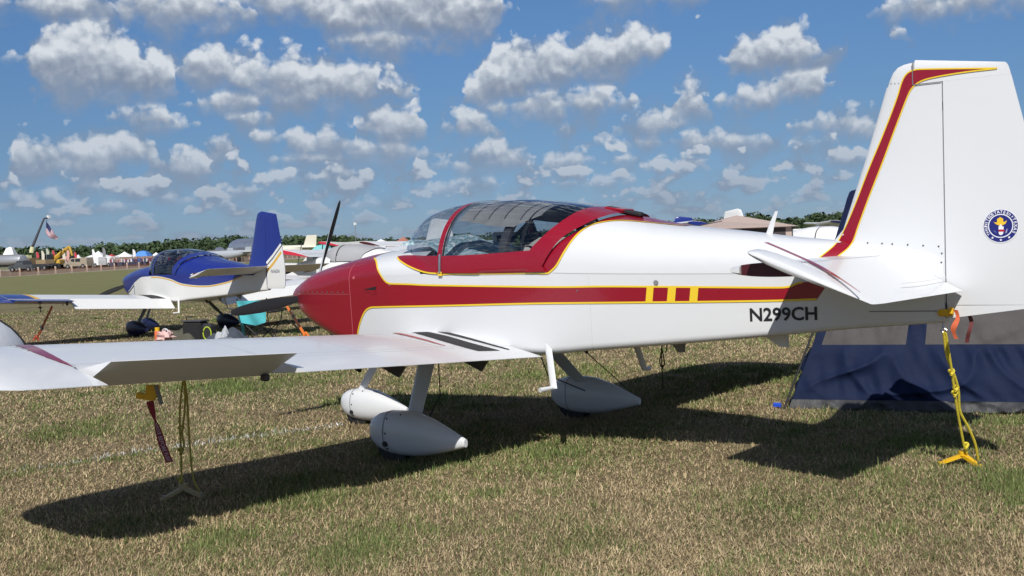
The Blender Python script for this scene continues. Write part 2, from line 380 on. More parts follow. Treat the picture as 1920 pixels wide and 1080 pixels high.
def ribbon(L, w, pos, off=.005, side=-1, vs=None):
    """thin painted line; L in (x, v); w in metres"""
    P = np.array([pos(a, b, off, side) for a, b in L]); V = []; F = []
    for i, p in enumerate(P):
        t = P[min(i+1,len(P)-1)]-P[max(i-1,0)]; a, b = L[i]
        nrm = np.cross(pos(a+.01, b, 0, side)-pos(a-.01, b, 0, side), pos(a, b+.01, 0, side)-pos(a, b-.01, 0, side))
        s = np.cross(t, nrm); s /= np.linalg.norm(s)+1e-12; V += [p+s*w/2, p-s*w/2]
    for i in range(len(P)-1): F.append((2*i, 2*i+1, 2*i+3, 2*i+2))
    return V, F
# canopy bubble
bC = pchip([1.26,1.35,1.53,1.79,2.09,2.5,2.87,3.25,3.47,3.55], [1.44,1.52,1.655,1.772,1.812,1.818,1.782,1.715,1.662,1.64])
bW = pchip([1.26,1.35,1.48,1.65,1.82,2.04,2.4,3.0,3.25,3.47,3.55], [.04,.14,.26,.40,.50,.565,.582,.575,.555,.525,.50])
BZ = 1.288
def bub(x, v, off=0.0, side=-1):
    t = v*math.pi/2; w, h = bW(x), bC(x)-BZ
    return np.array([x, side*(w*max(math.cos(t),0)**.72+off*math.cos(t)), BZ+h*math.sin(t)**.86+off*math.sin(t)])
def bub_v(x, z): return math.asin(np.clip((z-BZ)/(bC(x)-BZ), 0, 1)**(1/.86))/(math.pi/2)
def surf(x, z, off=0.0, side=-1):
    a = abs(hull(x, hull_v(x, z))[1]); b = abs(bub(x, bub_v(x, z))[1]) if 1.3 < x < 3.5 and z > BZ else 0
    return np.array([x, side*(max(a, b)+off), z])
XS = pchip([0,.25,.5,.75,1.0], [3.05,3.12,3.20,3.33,3.44])      # rear edge of the sliding canopy against its height
XB = pchip([0,.30,.45,.62,.8,1.0], [2.93,2.965,3.03,3.10,3.17,3.22]) # rear edge of its glass
XA = lambda v: 2.135+.055*v                                        # front arch
# wing
TEX, CH, YR = 3.05, 1.38, .55
def wz(y): return .70+.061*(abs(y)-YR)
def wle(y): return np.array([TEX-CH, y, wz(y)+.05])
def wte(y): return np.array([TEX, y, wz(y)])
WT, WC = .135, .02
def wing_top(x, y):
    f = np.clip((x-(TEX-CH))/CH, 0, 1); u, _ = naca(WT, 60, WC); return wz(y)+.05*(1-f)+np.interp(f, u[:,0], u[:,1])*CH
NU = naca(WT, 60, WC)[0]
def px_wing(px, py):
    """first point of the view ray that meets the upper wing skin"""
    d = ray(px, py); tt_ = np.linspace(4, 16, 4000); P = CP+d*tt_[:,None]; f = (P[:,0]-(TEX-CH))/CH; ok = (f > .04) & (f < 1) & (P[:,1] < -.3)
    top = wz(P[:,1])+.05*(1-f)+np.interp(np.clip(f,0,1), NU[:,0], NU[:,1])*CH; g = np.where(ok, P[:,2]-top, 9); h = np.where(g <= 0)[0]
    p = P[h[0]] if len(h) else P[np.argmin(g)]; return p[0], p[1]
def wing_pos(x, y, off=0, side=-1): return np.array([x, y, wing_top(x, y)+off])
# fin and rudder
fLE = pchip([.90,1.30,1.37,1.42,1.47,1.60,2.30,2.36], [4.6,4.62,4.74,4.90,4.975,5.03,5.275,5.295])
fTE = pchip([.94,1.02,1.25,2.41,2.5], [6.10,6.19,6.21,5.995,5.98])
def fin_y(x, z):
    le, te = fLE(z), fTE(z); f = np.clip((x-le)/(te-le), 0, 1); u, _ = naca(.078, 60); return np.interp(f, u[:,0], u[:,1])*(te-le)
def fin_pos(x, z, off=0, side=-1):
    h = abs(hull(x, hull_v(x, z))[1]) if z < zT(x) and x < 5.62 else 0
    return np.array([x, side*(max(fin_y(x, z), h)+off), z])
def px_fin(px, py):
    y = .03
    for _ in range(12): p = atY(px, py, -y); y = abs(fin_pos(p[0], p[2])[1])
    return p[0], p[2]

def airplane(root, c):
    """c: paint dictionary"""
    lower, upper, cowlm, surfm = c['lower'], c['upper'], c['cowl'], c['surf']
    # --- fuselage
    xs = np.r_[np.linspace(1.10, 3.4, 30), np.linspace(3.5, 5.62, 28)]
    vl = np.r_[np.linspace(1, 0, 6), np.linspace(-.15, -1, 6)]
    mb = MB(); RG = []
    for x in xs:
        L = [hull(x, v) for v in vl]; RG.append(L+[p*np.array([1,-1,1]) for p in L[::-1]])
    mb.rings(RG, close=False)
    mb.F.append(tuple(range((len(xs)-1)*len(RG[0]), len(xs)*len(RG[0]))))
    fus = mb.build('fuselage', lower, root)
    def crown(name, x0f, x1, n, m, par):
        vv = np.r_[np.linspace(1, 1.9, 16), 2]; V = []; F = []; cols = []
        for i in range(n+1):
            row = []
            for sd, vs in ((-1, vv), (1, vv[:-1][::-1])):
                for v in vs: x0 = x0f(v); x = x0+(x1-x0)*i/n; row.append(hull(x, v, 0, sd))
            cols.append(row)
        return MB().rings(cols, close=False).build(name, m, par)
    crown('forward_deck', lambda v: 1.10, 1.92, 12, c['deck'], fus)
    def hfrac(v): return math.sin((v-1)*math.pi/2)**EX
    crown('turtle_deck', lambda v: float(XS(hfrac(v)))-.03, 5.62, 34, upper, fus)
    # --- cowling, inlets, spinner, propeller
    mb = MB(); RG = []
    vc = np.r_[np.linspace(2, 1.02, 12), np.linspace(1, 0, 6), np.linspace(-.15, -1, 6)]
    def cring(x, k=1.0, xo=None):
        cz = (zB(x)+zT(x))/2; L = [hull(x, v) for v in vc]; L = L+[p*np.array([1,-1,1]) for p in L[::-1]][:-1]
        return [np.array([xo if xo is not None else x, p[1]*k, cz+(p[2]-cz)*k]) for p in L]
    RG = [cring(.22,.62,.195), cring(.22,.85,.20), cring(.22,.96,.21)]+[cring(x) for x in np.r_[.235,.25,.28,.32,.38,np.linspace(.45,1.095,12)]]
    mb.rings(RG, cap1=False); cw = mb.build('cowling', cowlm, root, ang=50)
    for sd in (-1,1): MB().disc((.192, sd*.13, 1.10), (1,0,0), .06, .012, 20).build('air_inlet', BLACK, cw)
    pr = MB().disc((.10, 0, 1.10), (1,0,0), .12, .10, 24).build('propeller', DKGREY, root)
    sp = MB().rings([[np.array([x, r_*math.cos(a), 1.10+r_*math.sin(a)]) for a in np.linspace(0, 2*math.pi, 24, endpoint=False)] for x, r_ in ((.17,.155),(.10,.15),(.02,.125),(-.07,.08),(-.13,.035),(-.145,.005))]).build('spinner', c['spinner'], pr)
    for ang in c['blades']:
        d = np.array([0, math.sin(R(ang)), math.cos(R(ang))]); tz = np.array([0, math.cos(R(ang)), -math.sin(R(ang))]); ax = np.array([1.0,0,0])
        for half, nm, mm in ((1,'blade_back',BLACK),(-1,'blade_face',c['blade'])):
            RG = []
            for r_, ch, be in ((.08,.06,70),(.2,.085,56),(.4,.115,42),(.62,.115,34),(.8,.085,30),(.88,.06,28),(.915,.02,28)):
                cd_ = tz*math.cos(R(be))-ax*math.sin(R(be)); nd = np.cross(cd_, d); nd = nd if nd[0] > 0 else -nd
                ctr = np.array([.10,0,1.10])+d*r_
                RG.append([ctr+cd_*(s-.5)*ch+nd*half*.055*ch*2.2*math.sin(math.pi*min(1,max(0,s)))**.7 for s in np.linspace(0,1,7)])
            MB().rings(RG, close=False).build(nm, mm, pr)
    # --- wings
    for sd, nm in ((-1,'wing'),(1,'wing')):
        def S(a): return np.array([a[0], sd*abs(a[1]), a[2]])
        def ring(y, f0, f1, n=14): return [S(p) for p in lift_ring(wle(-y), wte(-y), (0,0,1), WT, WC, f0, f1, n)]
        w = MB().rings([ring(y, 0, .78) for y in (.40, 1.2, 2.74, 3.93)]).build(nm, surfm, root)
        RG = []
        for y, dl, dt, tk in ((3.932,0,0,1),(4.05,.01,0,1),(4.22,.05,0,.93),(4.34,.13,-.01,.80),(4.41,.24,-.10,.6),(4.46,.36,-.26,.38),(4.49,.5,-.42,.15)):
            le, te = wle(-y), wte(-y); le = le+np.array([dl,0,0]); te = te+np.array([dt,0,0]); RG.append([S(p) for p in lift_ring(le, te, (0,0,1), WT*tk, WC)])
        MB().rings(RG).build('wing_tip', c['tip'], w)
        def ctl(name, y0, y1, f0, deg, m, fh=None):
            fh = fh or f0+.02; P0 = wle(-y0)+(wte(-y0)-wle(-y0))*fh; P1 = wle(-y1)+(wte(-y1)-wle(-y1))*fh
            q = Matrix.Rotation(R(deg), 3, Vector(P1-P0)); RG = []
            for y in (y0, (y0+y1)/2, y1):
                RG.append([S(np.array(q @ Vector(p-P0))+P0) for p in lift_ring(wle(-y), wte(-y), (0,0,1), WT, WC, f0, 1.0, 12)])
            return MB().rings(RG).build(name, m, w)
        ctl('flap', .585, 2.725, .785, c['flap'], surfm)
        al = ctl('aileron', 2.765, 3.905, .79, c['aileron']*(1 if sd < 0 else -1), surfm)
        MB().box(S((2.80,-2.80,wz(2.8)-.035)), (.06,.03,.04), bev=.008).build('hinge_bracket', DKGREY, al)
        for yy in (.95, 1.75): MB().prism([S((2.62,-yy,wz(yy)-.02)), S((2.80,-yy,wz(yy)-.09)), S((2.86,-yy,wz(yy)-.02))], (0,.02,0)).build('flap_bracket', DKGREY, w)
        MB().tube([S((2.05,-2.55,wz(2.55)-.02)), S((2.05,-2.55,wz(2.55)-.07))], .012, 8).build('tie_down_ring', STEEL, w)
    # --- tail
    fin = MB()
    zz = [1.05,1.30,1.36,1.40,1.44,1.50,1.60,1.9,2.2,2.343]
    up = (0,-1,0)
    def frings(zs, x0, x1, m):
        RG = []
        for z, tk in zs:
            le, te = fLE(z), fTE(z); f0 = 0.0 if x0 is None else (x0-le)/(te-le); f1 = 1.0 if x1 is None else (x1-le)/(te-le)
            RG.append(lift_ring((le,0,z), (te,0,z), up, .078*tk, 0, f0, f1, 14))
        m.rings(RG)
    frings([(z,1) for z in zz], None, 5.626, fin)
    def crowntip(x0, x1):                       # rounded top cap, a little lower towards both ends
        RG = []
        for z, ins, tk in ((2.343,0,1),(2.39,.004,.95),(2.44,.012,.8),(2.475,.03,.5),(2.49,.055,.12)):
            k = (z-2.343)/.147
            if x0 is None:
                le = 5.295+.03*k+ins*1.3; RG.append(lift_ring((le,0,z-.022*k), (6.0,0,z+.055*k), up, .078*tk, 0, 0, (x1-le)/(6.0-le), 14))
            else:
                te = 6.006-.012*k-ins*.35; RG.append(lift_ring((5.295,0,z+.022*k), (te,0,z-.075*k), up, .078*tk, 0, (x0-5.295)/(te-5.295), 1, 14))
        return RG
    fin.rings(crowntip(None, 5.455)); fo = fin.build('fin', c['fin'], root)
    rud = MB(); lz, tz_ = fLE(.955), fTE(1.03)
    rud.rings([lift_ring((lz,0,.955-.134*(5.633-lz)+k), (tz_,0,1.03+k*.6), up, .07, 0, (5.633-lz)/(tz_-lz), 1, 14) for k in (0,.06,.12)])
    frings([(z,1) for z in (1.035,1.1,1.25,1.6,2.0,2.3425)], 5.633, None, rud)
    rud.rings(crowntip(5.466, None)); ro = rud.build('rudder', c['rudder'], root)
    for z in (1.02,1.72,2.2): MB().box((5.63,0,z), (.016,.044,.05)).build('hinge', BLACK, ro)
    for sd in (-1,1):
        def H(y, le, te, f0, f1, t=.085, z=1.30): return [np.array([p[0], sd*y, p[2]]) for p in lift_ring((le,0,z), (te,0,z), (0,0,1), t, 0, f0, f1, 12)]
        st = MB().rings([H(.03,4.80,5.77,0,.488), H(.6,4.83,5.77,0,.472), H(1.24,4.86,5.77,0,.456)]).build('stabilizer', c['stab'], root)
        MB().rings([H(1.242,4.86,5.77,.06,.454,.083), H(1.25,4.865,5.77,.09,.445,.078)]).build('end_rib', MAROON, st)
        MB().rings([H(1.242,4.86,5.77,0,.075,.084), H(1.275,4.875,5.77,0,.065,.05)]).build('end_cap', c['stab'], st)
        def rot(RG, deg):
            q = Matrix.Rotation(R(deg), 3, 'Y'); o_ = np.array([5.285,0,1.30]); return [[np.array(q @ Vector(p-o_))+o_ for p in r_] for r_ in RG]
        dg = c['elevator']
        el = MB().rings(rot([H(.07,4.80,5.77,.50,1), H(.16,4.80,5.77,.50,1), H(.7,4.83,5.765,.485,1), H(1.26,4.86,5.76,.47,1)], dg)).build('elevator', c['stab'], root)
        MB().rings(rot([H(1.262,5.0,5.76,0,1,.085), H(1.36,5.01,5.755,0,1,.082), H(1.395,5.025,5.75,0,1,.055), H(1.405,5.045,5.745,0,1,.01)], dg)).build('elevator_horn', c['stab'], el)
    # --- undercarriage
    def pant(name, xo, y0, k, m, axle=2.13):
        RG = []
        for x, hw, b, t_ in ((1.885,.012,.185,.215),(1.895,.045,.145,.255),(1.93,.075,.105,.295),(1.99,.10,.07,.325),(2.08,.117,.045,.345),(2.2,.12,.035,.35),(2.33,.112,.038,.34),(2.46,.092,.058,.305),(2.58,.066,.085,.262),(2.70,.035,.117,.215),(2.765,.018,.135,.19)):
            cz, hh = (b+t_)/2, (t_-b)/2; x = xo+(x-2.2)*k
            RG.append([np.array([x, y0+hw*k*np.sign(math.cos(a))*abs(math.cos(a))**.85, k*(cz+hh*np.sign(math.sin(a))*abs(math.sin(a))**.85)]) for a in np.linspace(0, 2*math.pi, 24, endpoint=False)])
        p = MB().rings(RG).build(name, m, root)
        tx = xo+(axle-2.2)*k; MB().disc((tx, y0, .15*k), (0,1,0), .165*k, .11*k, 28).build('tyre', BLACK, p)
        sdn = -1 if y0 <= 0 else 1
        MB().disc((tx-.015*k, y0+sdn*.1165*k, .125*k), (0,1,0), .02*k, .012, 16).build('axle_hole', BLACK, p)
        V = []; F = []
        xx = xo+(2.10-2.2)*k
        aa = np.linspace(0, 2*math.pi, 41)
        for a in aa:
            q = np.array([0, 1.012*.118*k*np.sign(math.cos(a))*abs(math.cos(a))**.85, k*(.196+1.012*.151*np.sign(math.sin(a))*abs(math.sin(a))**.85)]); V += [q+np.array([xx-.003,y0,0]), q+np.array([xx+.003,y0,0])]
        mesh('shell_seam', V, [(2*i,2*i+1,2*i+3,2*i+2) for i in range(40)], LINE, p)
        for k2, (dx, dz) in enumerate(((-.09,.30),(-.09,.20),(-.09,.09),(.10,.05),(-.22,.24),(.02,.33))):
            hwv = np.interp(2.2+dx, (1.9,1.99,2.08,2.2,2.33), (.045,.10,.117,.12,.112)); yy_ = hwv*max(0,1-abs((dz-.19)/.158)**2.35)**.425
            MB().disc((xo+dx*k+.012, y0+sdn*yy_*k*1.004, dz*k), (0,1,0), .0065, .006, 8).build('screw', DKGREY, p)
        return p
    def leg(P0, P1, c0, c1, m, th=.32):
        P0, P1 = np.array(P0), np.array(P1); RG = []
        d = P1-P0; side = np.cross(d, (1,0,0)); side /= np.linalg.norm(side)
        for k in (0,.5,1):
            p = P0+d*k; ch = c0+(c1-c0)*k; RG.append(lift_ring(p-np.array([ch*.4,0,0]), p+np.array([ch*.6,0,0]), side, th, 0, 0, 1, 9))
        return MB().rings(RG).build('gear_leg', m, root)
    for sd in (-1,1):
        pant('wheel_pant', 2.2, sd*1.09, 1.0, c['pant'])
        leg((2.06,sd*.66,.74), (2.24,sd*1.06,.26), .165, .13, c['leg'])
        MB().tube([(2.10,sd*.6,.66), (2.16,sd*.66,.40), (2.30,sd*.98,.24)], .005, 6).build('brake_line', BLACK, root)
        st = MB(); A, B = np.array((3.06,sd*.53,.80)), np.array((3.14,sd*.585,.49))
        st.rings([lift_ring(p-np.array([.024,0,0]), p+np.array([.03,0,0]), (0,1,0), .5, 0, 0, 1, 8) for p in (A, B)]).build('step_post', c['surf'], root)
        MB().tube([(3.14,sd*.585,.495), (3.11,sd*.70,.49)], [.012,.018], 10).build('step_tread', c['surf'], root)
    pant('nose_wheel_pant', .70, 0, .87, c['pant'], axle=2.13)
    leg((1.06,0,.80), (.62,0,.25), .10, .085, c['leg'], .5)
    MB().prism([(3.72,-.012,.78),(3.84,-.012,.785),(3.83,-.012,.70),(3.79,-.012,.70)], (0,.024,0)).build('belly_antenna', GREY, root)
    MB().prism([(4.42,-.015,.84),(4.60,-.015,.85),(4.60,-.015,.755),(4.545,-.015,.76)], (0,.03,0)).build('belly_fin', WHITE if not c.get('blue') else GREY, root)
    MB().tube([(1.55,-.14,.72),(1.78,-.15,.64)], .028, 10).build('exhaust_pipe', GREY, root)
    MB().prism([(2.72,.25,.72),(2.86,.25,.72),(2.84,.25,.635)], (0,.02,0)).build('belly_antenna', DKGREY, root)
    MB().tube([(2.84,.26,.64),(3.02,.5,.36)], .004, 5).build('whip_antenna', BLACK, root)
    # --- canopy
    def bgrid(xa, xb, v0, v1, n, nv, off, sides=True):
        V = []; F = []; vs = np.linspace(v0, v1, nv+1); rows = []
        for i in range(n+1):
            row = []
            for v in vs: x0, x1 = xa(v), xb(v); row.append(bub(x0+(x1-x0)*i/n, v, off, -1))
            if sides:
                for v in vs[::-1][(1 if v1 == 1 else 0):]: x0, x1 = xa(v), xb(v); row.append(bub(x0+(x1-x0)*i/n, v, off, 1))
            rows.append(row)
        return MB().rings(rows, close=False)
    gl = c['glass']
    cp = bgrid(XA, lambda v: float(XB(math.sin(v*math.pi/2)**.86)), .02, 1, 22, 20, 0).build('canopy', gl, root)
    ws = bgrid(lambda v: 1.265, XA, .02, 1, 22, 20, 0).build('windscreen', gl, root)
    hb = lambda v: math.sin(v*math.pi/2)**.86
    fr = c['frame']
    bgrid(lambda v: float(XB(hb(v)))-.004, lambda v: float(XS(hb(v))), 0, 1, 8, 24, .008).build('rear_frame', fr, cp)
    for a, b, o_, nm, m_ in ((-.035,.012,.011,'arch',fr),(.014,.034,.009,'arch_seal',BLACK),(.035,.052,.007,'arch_trim',STEEL if not c.get('blue') else DKGREY)):
        bgrid(lambda v, a=a: XA(v)+a, lambda v, b=b: XA(v)+b, 0 if nm != 'arch_trim' else .2, 1, 1, 24, o_).build(nm, m_, cp)
    # inner frame and roll bar
    RB = [bub(2.72-.05*(1-v), v, -.045, -1) for v in np.linspace(.02,1,14)]; RB = RB+[p*np.array([1,-1,1]) for p in RB[::-1][1:]]
    MB().rings([[p+np.array([dx,0,0])+ (p-np.array([p[0],0,1.2]))*k for dx, k in ((-.035,0),(.035,0),(.035,-.05),(-.035,-.05))] for p in RB]).build('roll_bar', DKGREY, root)
    RB = [bub(2.86, v, -.03, -1) for v in np.linspace(.02,1,14)]; RB = RB+[p*np.array([1,-1,1]) for p in RB[::-1][1:]]
    MB().tube(RB, .012, 6).build('canopy_bow', BLACK, root)
    MB().tube([(2.22,.0,1.42),(2.66,.0,1.74)], .016, 8).build('roll_bar_brace', BLACK, root)
    # cockpit
    MB().box((2.55,0,.80), (1.5,1.02,.03)).build('cockpit_floor', DKGREY, root)
    MB().prism([(1.93,-.52,1.20),(1.93,.52,1.20),(1.93,.50,1.40),(1.93,.30,1.475),(1.93,-.30,1.475),(1.93,-.50,1.40)], (.03,0,0)).build('instrument_panel', DKGREY, root)
    MB().prism([(3.10,-.5,.8),(3.10,.5,.8),(3.25,.5,1.42),(3.25,-.5,1.42)], (.02,0,0)).build('baggage_bulkhead', DKGREY, root)
    for sd in (-1,1):
        s = MB().box((2.55,sd*.27,1.0), (.42,.46,.14), bev=.04).build('seat', c['seat'], root)
        MB().box((2.80,sd*.27,1.25), (.11,.45,.46), rot=np.array(Matrix.Rotation(R(16),3,'Y')), bev=.035).build('seat_back', c['seat'], s)
    return fus, cw, cp, ro, fo
# ---------------------------------------------------------------- red and white aircraft
CREAM = mat('cream upholstery', (.52,.47,.40), .8, var=.12, bump=.5, bscale=14)
red = thing('light_airplane', 'white low-wing airplane with crimson nose and stripe, tied down beside the navy tent', 'airplane', (3,0,0))
FUS, COW, CAN, RUD, FIN = airplane(red, dict(lower=WHITE, upper=WHITE, cowl=RED, surf=WHITE, deck=WHITE, spinner=RED, blade=WHITE, blades=(24,144,264), flap=0.6, aileron=24,
    tip=WHITE, fin=WHITE, rudder=WHITE, stab=WHITE, elevator=22, pant=WHITE, leg=WHITE, glass=GLASS, frame=RED, seat=CREAM))
def both(name, fn, m, parent):
    for sd in (-1, 1): mesh(name, *fn(sd), m, parent, smooth=True)
# nose: red running back over the firewall to a curved edge
UPL = [(702,484),(706,490),(709,505),(717,520),(725,529),(733,532)]
LOL = [(698,576),(690,579),(683,587),(676,604),(672,621),(670,640)]
up = hull_line(UPL, 24); lo = hull_line(LOL, 24)
edge = np.vstack([lo[::-1], up[::-1], [[up[0][0]-.05, 2.0]]])
order = np.argsort(edge[:,1], kind='stable'); ev, ex = edge[order,1], edge[order,0]
vs = np.r_[np.linspace(-1, 1, 40), np.linspace(1.03, 2, 30)]
both('nose_paint', lambda s: patch([(1.085, v) for v in vs], [(np.interp(v, ev, ex), v) for v in vs], hull, 10, .0025, s), RED, FUS)
both('yellow_pinstripe', lambda s: ribbon(hull_line(UPL, 40), .013, hull, .0045, s), YEL, FUS)
both('yellow_pinstripe', lambda s: ribbon(hull_line(LOL, 40), .013, hull, .0045, s), YEL, FUS)
# the long stripe
SU = [(733,532),(770,533),(820,535),(1033,538),(1140,537),(1300,538),(1440,539),(1478,538),(1492,532),(1505,529)]
SL = [(698,576),(737,575),(837,573),(1000,569),(1140,567.5),(1300,566),(1440,564),(1532,561)]
su, slo = hull_line(SU, 90), hull_line(SL, 90)
sA = np.vstack([su, [px_hull(1546,528)]]); sB = np.vstack([slo, [px_hull(1546,541)]])
both('red_stripe', lambda s: patch(resample(sA, 100), resample(sB, 100), hull, 6, .003, s), RED, FUS)
both('yellow_pinstripe', lambda s: ribbon(su, .012, hull, .005, s), YEL, FUS)
both('yellow_pinstripe', lambda s: ribbon(slo, .012, hull, .005, s), YEL, FUS)
for (a, b) in ((1212,1225),(1252,1267),(1294,1309)):
    A = [px_hull(a+1.5,537), px_hull(b+1.5,537)]; B = [px_hull(a-1,567), px_hull(b-1,567)]
    both('yellow_bar', lambda s: patch(A, B, hull, 4, .0055, s), YEL, FUS)
# red surround behind the canopy
RS = [(1028,512.5),(1043,499),(1060,470),(1080,443),(1103,425),(1130,417),(1165,414),(1220,418),(1283,424)]
rs = hull_line(RS, 60); xr = np.maximum.accumulate(rs[:,0]); vr = np.maximum.accumulate(rs[:,1])
vv = np.r_[np.linspace(1.0, vr[-1], 40), np.linspace(vr[-1]+.02, 2, 8)]
def surround(s):
    A = [(float(XS(math.sin((v-1)*math.pi/2)**EX))-.02, v) for v in vv]; B = [(np.interp(v, vr, xr) if v <= vr[-1] else xr[-1], v) for v in vv]
    return patch(A, B, hull, 10, .003, s)
both('canopy_surround', surround, RED, FUS)
both('yellow_pinstripe', lambda s: ribbon(rs, .012, hull, .005, s), YEL, FUS)
# canopy skirt and windscreen fairing
def surfxz(x, z, off=0, side=-1): return surf(x, z, off, side)
def px_surf(px, py):
    y = .5
    for _ in range(30): p = atY(px, py, -y); y = .5*y+.5*abs(surf(p[0], p[2])[1])
    return p[0], p[2]
wl = np.array([px_surf(*p) for p in smoothline([(746,482),(752,489),(770,500),(797,510),(822,513)], 30)])
wu = np.array([px_surf(*p) for p in smoothline([(747,480),(760,478.5),(780,478.5),(800,479.5),(822,480)], 30)])
both('windscreen_fairing', lambda s: patch(wl, wu, surfxz, 6, .006, s), RED, FUS)
both('yellow_pinstripe', lambda s: ribbon(wl, .011, surfxz, .009, s), YEL, FUS)
kl = np.array([px_surf(*p) for p in smoothline([(829,512),(900,512),(970,511),(1024,509)], 30)])
ku = np.array([px_surf(*p) for p in smoothline([(829,480),(880,478),(940,474),(1000,469)], 30)])
both('canopy_skirt', lambda s: patch(kl, ku, surfxz, 8, .010, s), RED, CAN)
kl2 = np.array([px_surf(*p) for p in smoothline([(829,514),(900,514),(970,513),(1028,512.5)], 30)])
both('yellow_pinstripe', lambda s: ribbon(kl2, .010, surfxz, .007, s), YEL, FUS)
tp = [surf(2.137, z, .013) for z in np.linspace(1.292,1.43,6)]
MB().tube(tp, .011, 8).build('latch_post', STEEL, CAN)
MB().box(tuple(surf(2.137,1.288,.008)), (.035,.02,.03)).build('latch_foot', YEL, CAN)
MB().box((3.40,-.02,1.685), (.30,.07,.035), rot=np.array(Matrix.Rotation(R(12),3,'Y')), bev=.012).build('slide_rail_cover', BLACK, CAN)
MB().box((3.34,0,1.705), (.16,.16,.02), rot=np.array(Matrix.Rotation(R(10),3,'Y')), bev=.008).build('slide_block', RED, CAN)
# sunshade under the roof of the bubble, pleated cloth with dark seams
SHADE = mat('grey sunshade cloth', (.27,.26,.25), .85, var=.1, vscale=6)
def shade():
    V = []; nx, nv = 44, 18; rows = []
    for i in range(nx+1):
        x = 2.22+.72*i/nx; sc = .03*abs(math.sin(i/nx*math.pi*5)); v0 = .50+sc*.6-.10*min(1,(i/nx)*2)+.20*max(0,(i/nx-.75)*4)
        row = [bub(x, v0+(1-v0)*j/nv, -.012-.010*abs(math.sin(i/nx*math.pi*5)), -1) for j in range(nv+1)]
        row += [p*np.array([1,-1,1]) for p in row[::-1][1:]]; rows.append(row)
    return MB().rings(rows, close=False)
sh = tag(shade().build('sunshade', SHADE), 'grey pleated sunshade stretched under the canopy roof of the crimson-nosed airplane', 'sunshade')
for k in range(1,5):
    x = 2.22+.72*k/5; L = [bub(x, v, -.008, -1) for v in np.linspace(.50,1,12)]; L += [p*np.array([1,-1,1]) for p in L[::-1][1:]]
    MB().tube(L, .0025, 5).build('seam', DKGREY, sh)
# cowl seams, fasteners and scoop
both('cowl_seam', lambda s: ribbon([(1.09, v) for v in np.linspace(-.9,1.75,50)], .006, hull, .004, s), LINER, COW)
both('cowl_seam', lambda s: ribbon([(x, hull_v(x, 1.135)) for x in np.linspace(.26,1.07,30)], .003, hull, .003, s), LINER, COW)
for k in range(11):
    x = .30+.07*k
    MB().disc(hull(x, hull_v(x, 1.15), .002), (0,1,0), .006, .004, 8).build('fastener', STEEL, COW)
a, b = px_hull(664,521); MB().disc(hull(a, b, .004), (0,1,0), .012, .006, 10).build('hinge_pin', LINER, COW)
P3 = [px_hull(682,543), px_hull(706,537), px_hull(705,543.5)]; mesh('cooling_scoop', [hull(a,b,.005) for a,b in P3], [(0,1,2)], BLACK, FUS, smooth=False)
P3 = [px_hull(684,545), px_hull(705,545), px_hull(705,553)]; mesh('scoop_lip', [hull(a,b,.006) for a,b in P3], [(0,1,2)], RED, FUS, smooth=False)
a, b = px_hull(1230,530); MB().disc(hull(a,b,.002), (0,1,0), .017, .008, 16).build('static_port', GREY, FUS)
a, b = px_hull(1083,545); MB().disc(hull(a,b,.003), (0,1,0), .006, .006, 10).build('static_port', STEEL, FUS)
both('panel_seam', lambda s: ribbon([(x, hull_v(x, zL(x)-.004)) for x in np.linspace(3.15,5.0,60)], .0022, hull, .0022, s), mat('faint seam', (.5,.5,.5), .6), FUS)
both('panel_seam', lambda s: ribbon([(3.42, v) for v in np.linspace(-.8,.95,20)], .002, hull, .0022, s), MATS['faint seam'], FUS)
both('panel_seam', lambda s: ribbon([(x, hull_v(x, 1.0)) for x in np.linspace(5.20,5.58,12)], .005, hull, .003, s), LINE, FUS)
# registration
V, F = text_mesh('N299CH', 1.0, .022); V[:,0] -= V[:,0].min(); V[:,0] /= V[:,0].max(); V[:,1] -= V[:,1].min(); V[:,1] /= V[:,1].max()
c00, c10, c01 = px_hull(1407,603), px_hull(1533,600.5), px_hull(1408,577.5)
zz_ = lambda q: hull(q[0], q[1])[2]
for sd in (-1,1):
    P = []
    for u, v, _ in V:
        uu = u if sd < 0 else 1-u
        x = c00[0]+(c10[0]-c00[0])*uu; z = zz_(c00)+(zz_(c10)-zz_(c00))*uu+(zz_(c01)-zz_(c00))*v
        P.append(hull(x, hull_v(x, z), .004, sd))
    mesh('registration', P, F, LETTER, FUS, smooth=False)
# fin band
def zo(L): return [(1380+a/2, 80+b/2) for a, b in L]
FL = zo([(310,808),(372,757),(405,705),(450,600),(500,470),(550,350),(600,220),(622,150),(640,118),(668,103),(720,99),(980,95.5)])
FR = zo([(375,808),(432,757),(462,680),(500,578),(550,450),(600,316),(640,212),(660,172),(690,147),(740,131),(850,112),(980,96.5)])
fl, frr = (np.array([px_fin(*p) for p in smoothline(L, 90)]) for L in (FL, FR))
both('fin_band', lambda s: patch(fl, frr, fin_pos, 5, .003, s), RED, FIN)
for L in (fl, frr): both('yellow_pinstripe', lambda s: ribbon(L, .008, fin_pos, .0045, s), YEL, FIN)
for (px, py) in ((1627,455.5),(1654,456.5),(1673,457.5),(1702,459),(1731,460.5),(1760,462),(1766,475),(1765,492)):
    a, b = px_fin(px, py); MB().disc(fin_pos(a,b,.001), (0,1,0), .005, .004, 8).build('screw', DKGREY, FIN)
for k in range(5): a, b = px_fin(1664+k*7, 157-k*.3); MB().disc(fin_pos(a,b,.001), (0,1,0), .003, .003, 6).build('screw', GREY, FIN)
both('tip_seam', lambda s: ribbon([(5.46,z) for z in np.linspace(2.475,2.342,8)]+[(x,2.339) for x in np.linspace(5.462,5.628,10)], .006, fin_pos, .0065, s), LINE, FIN)
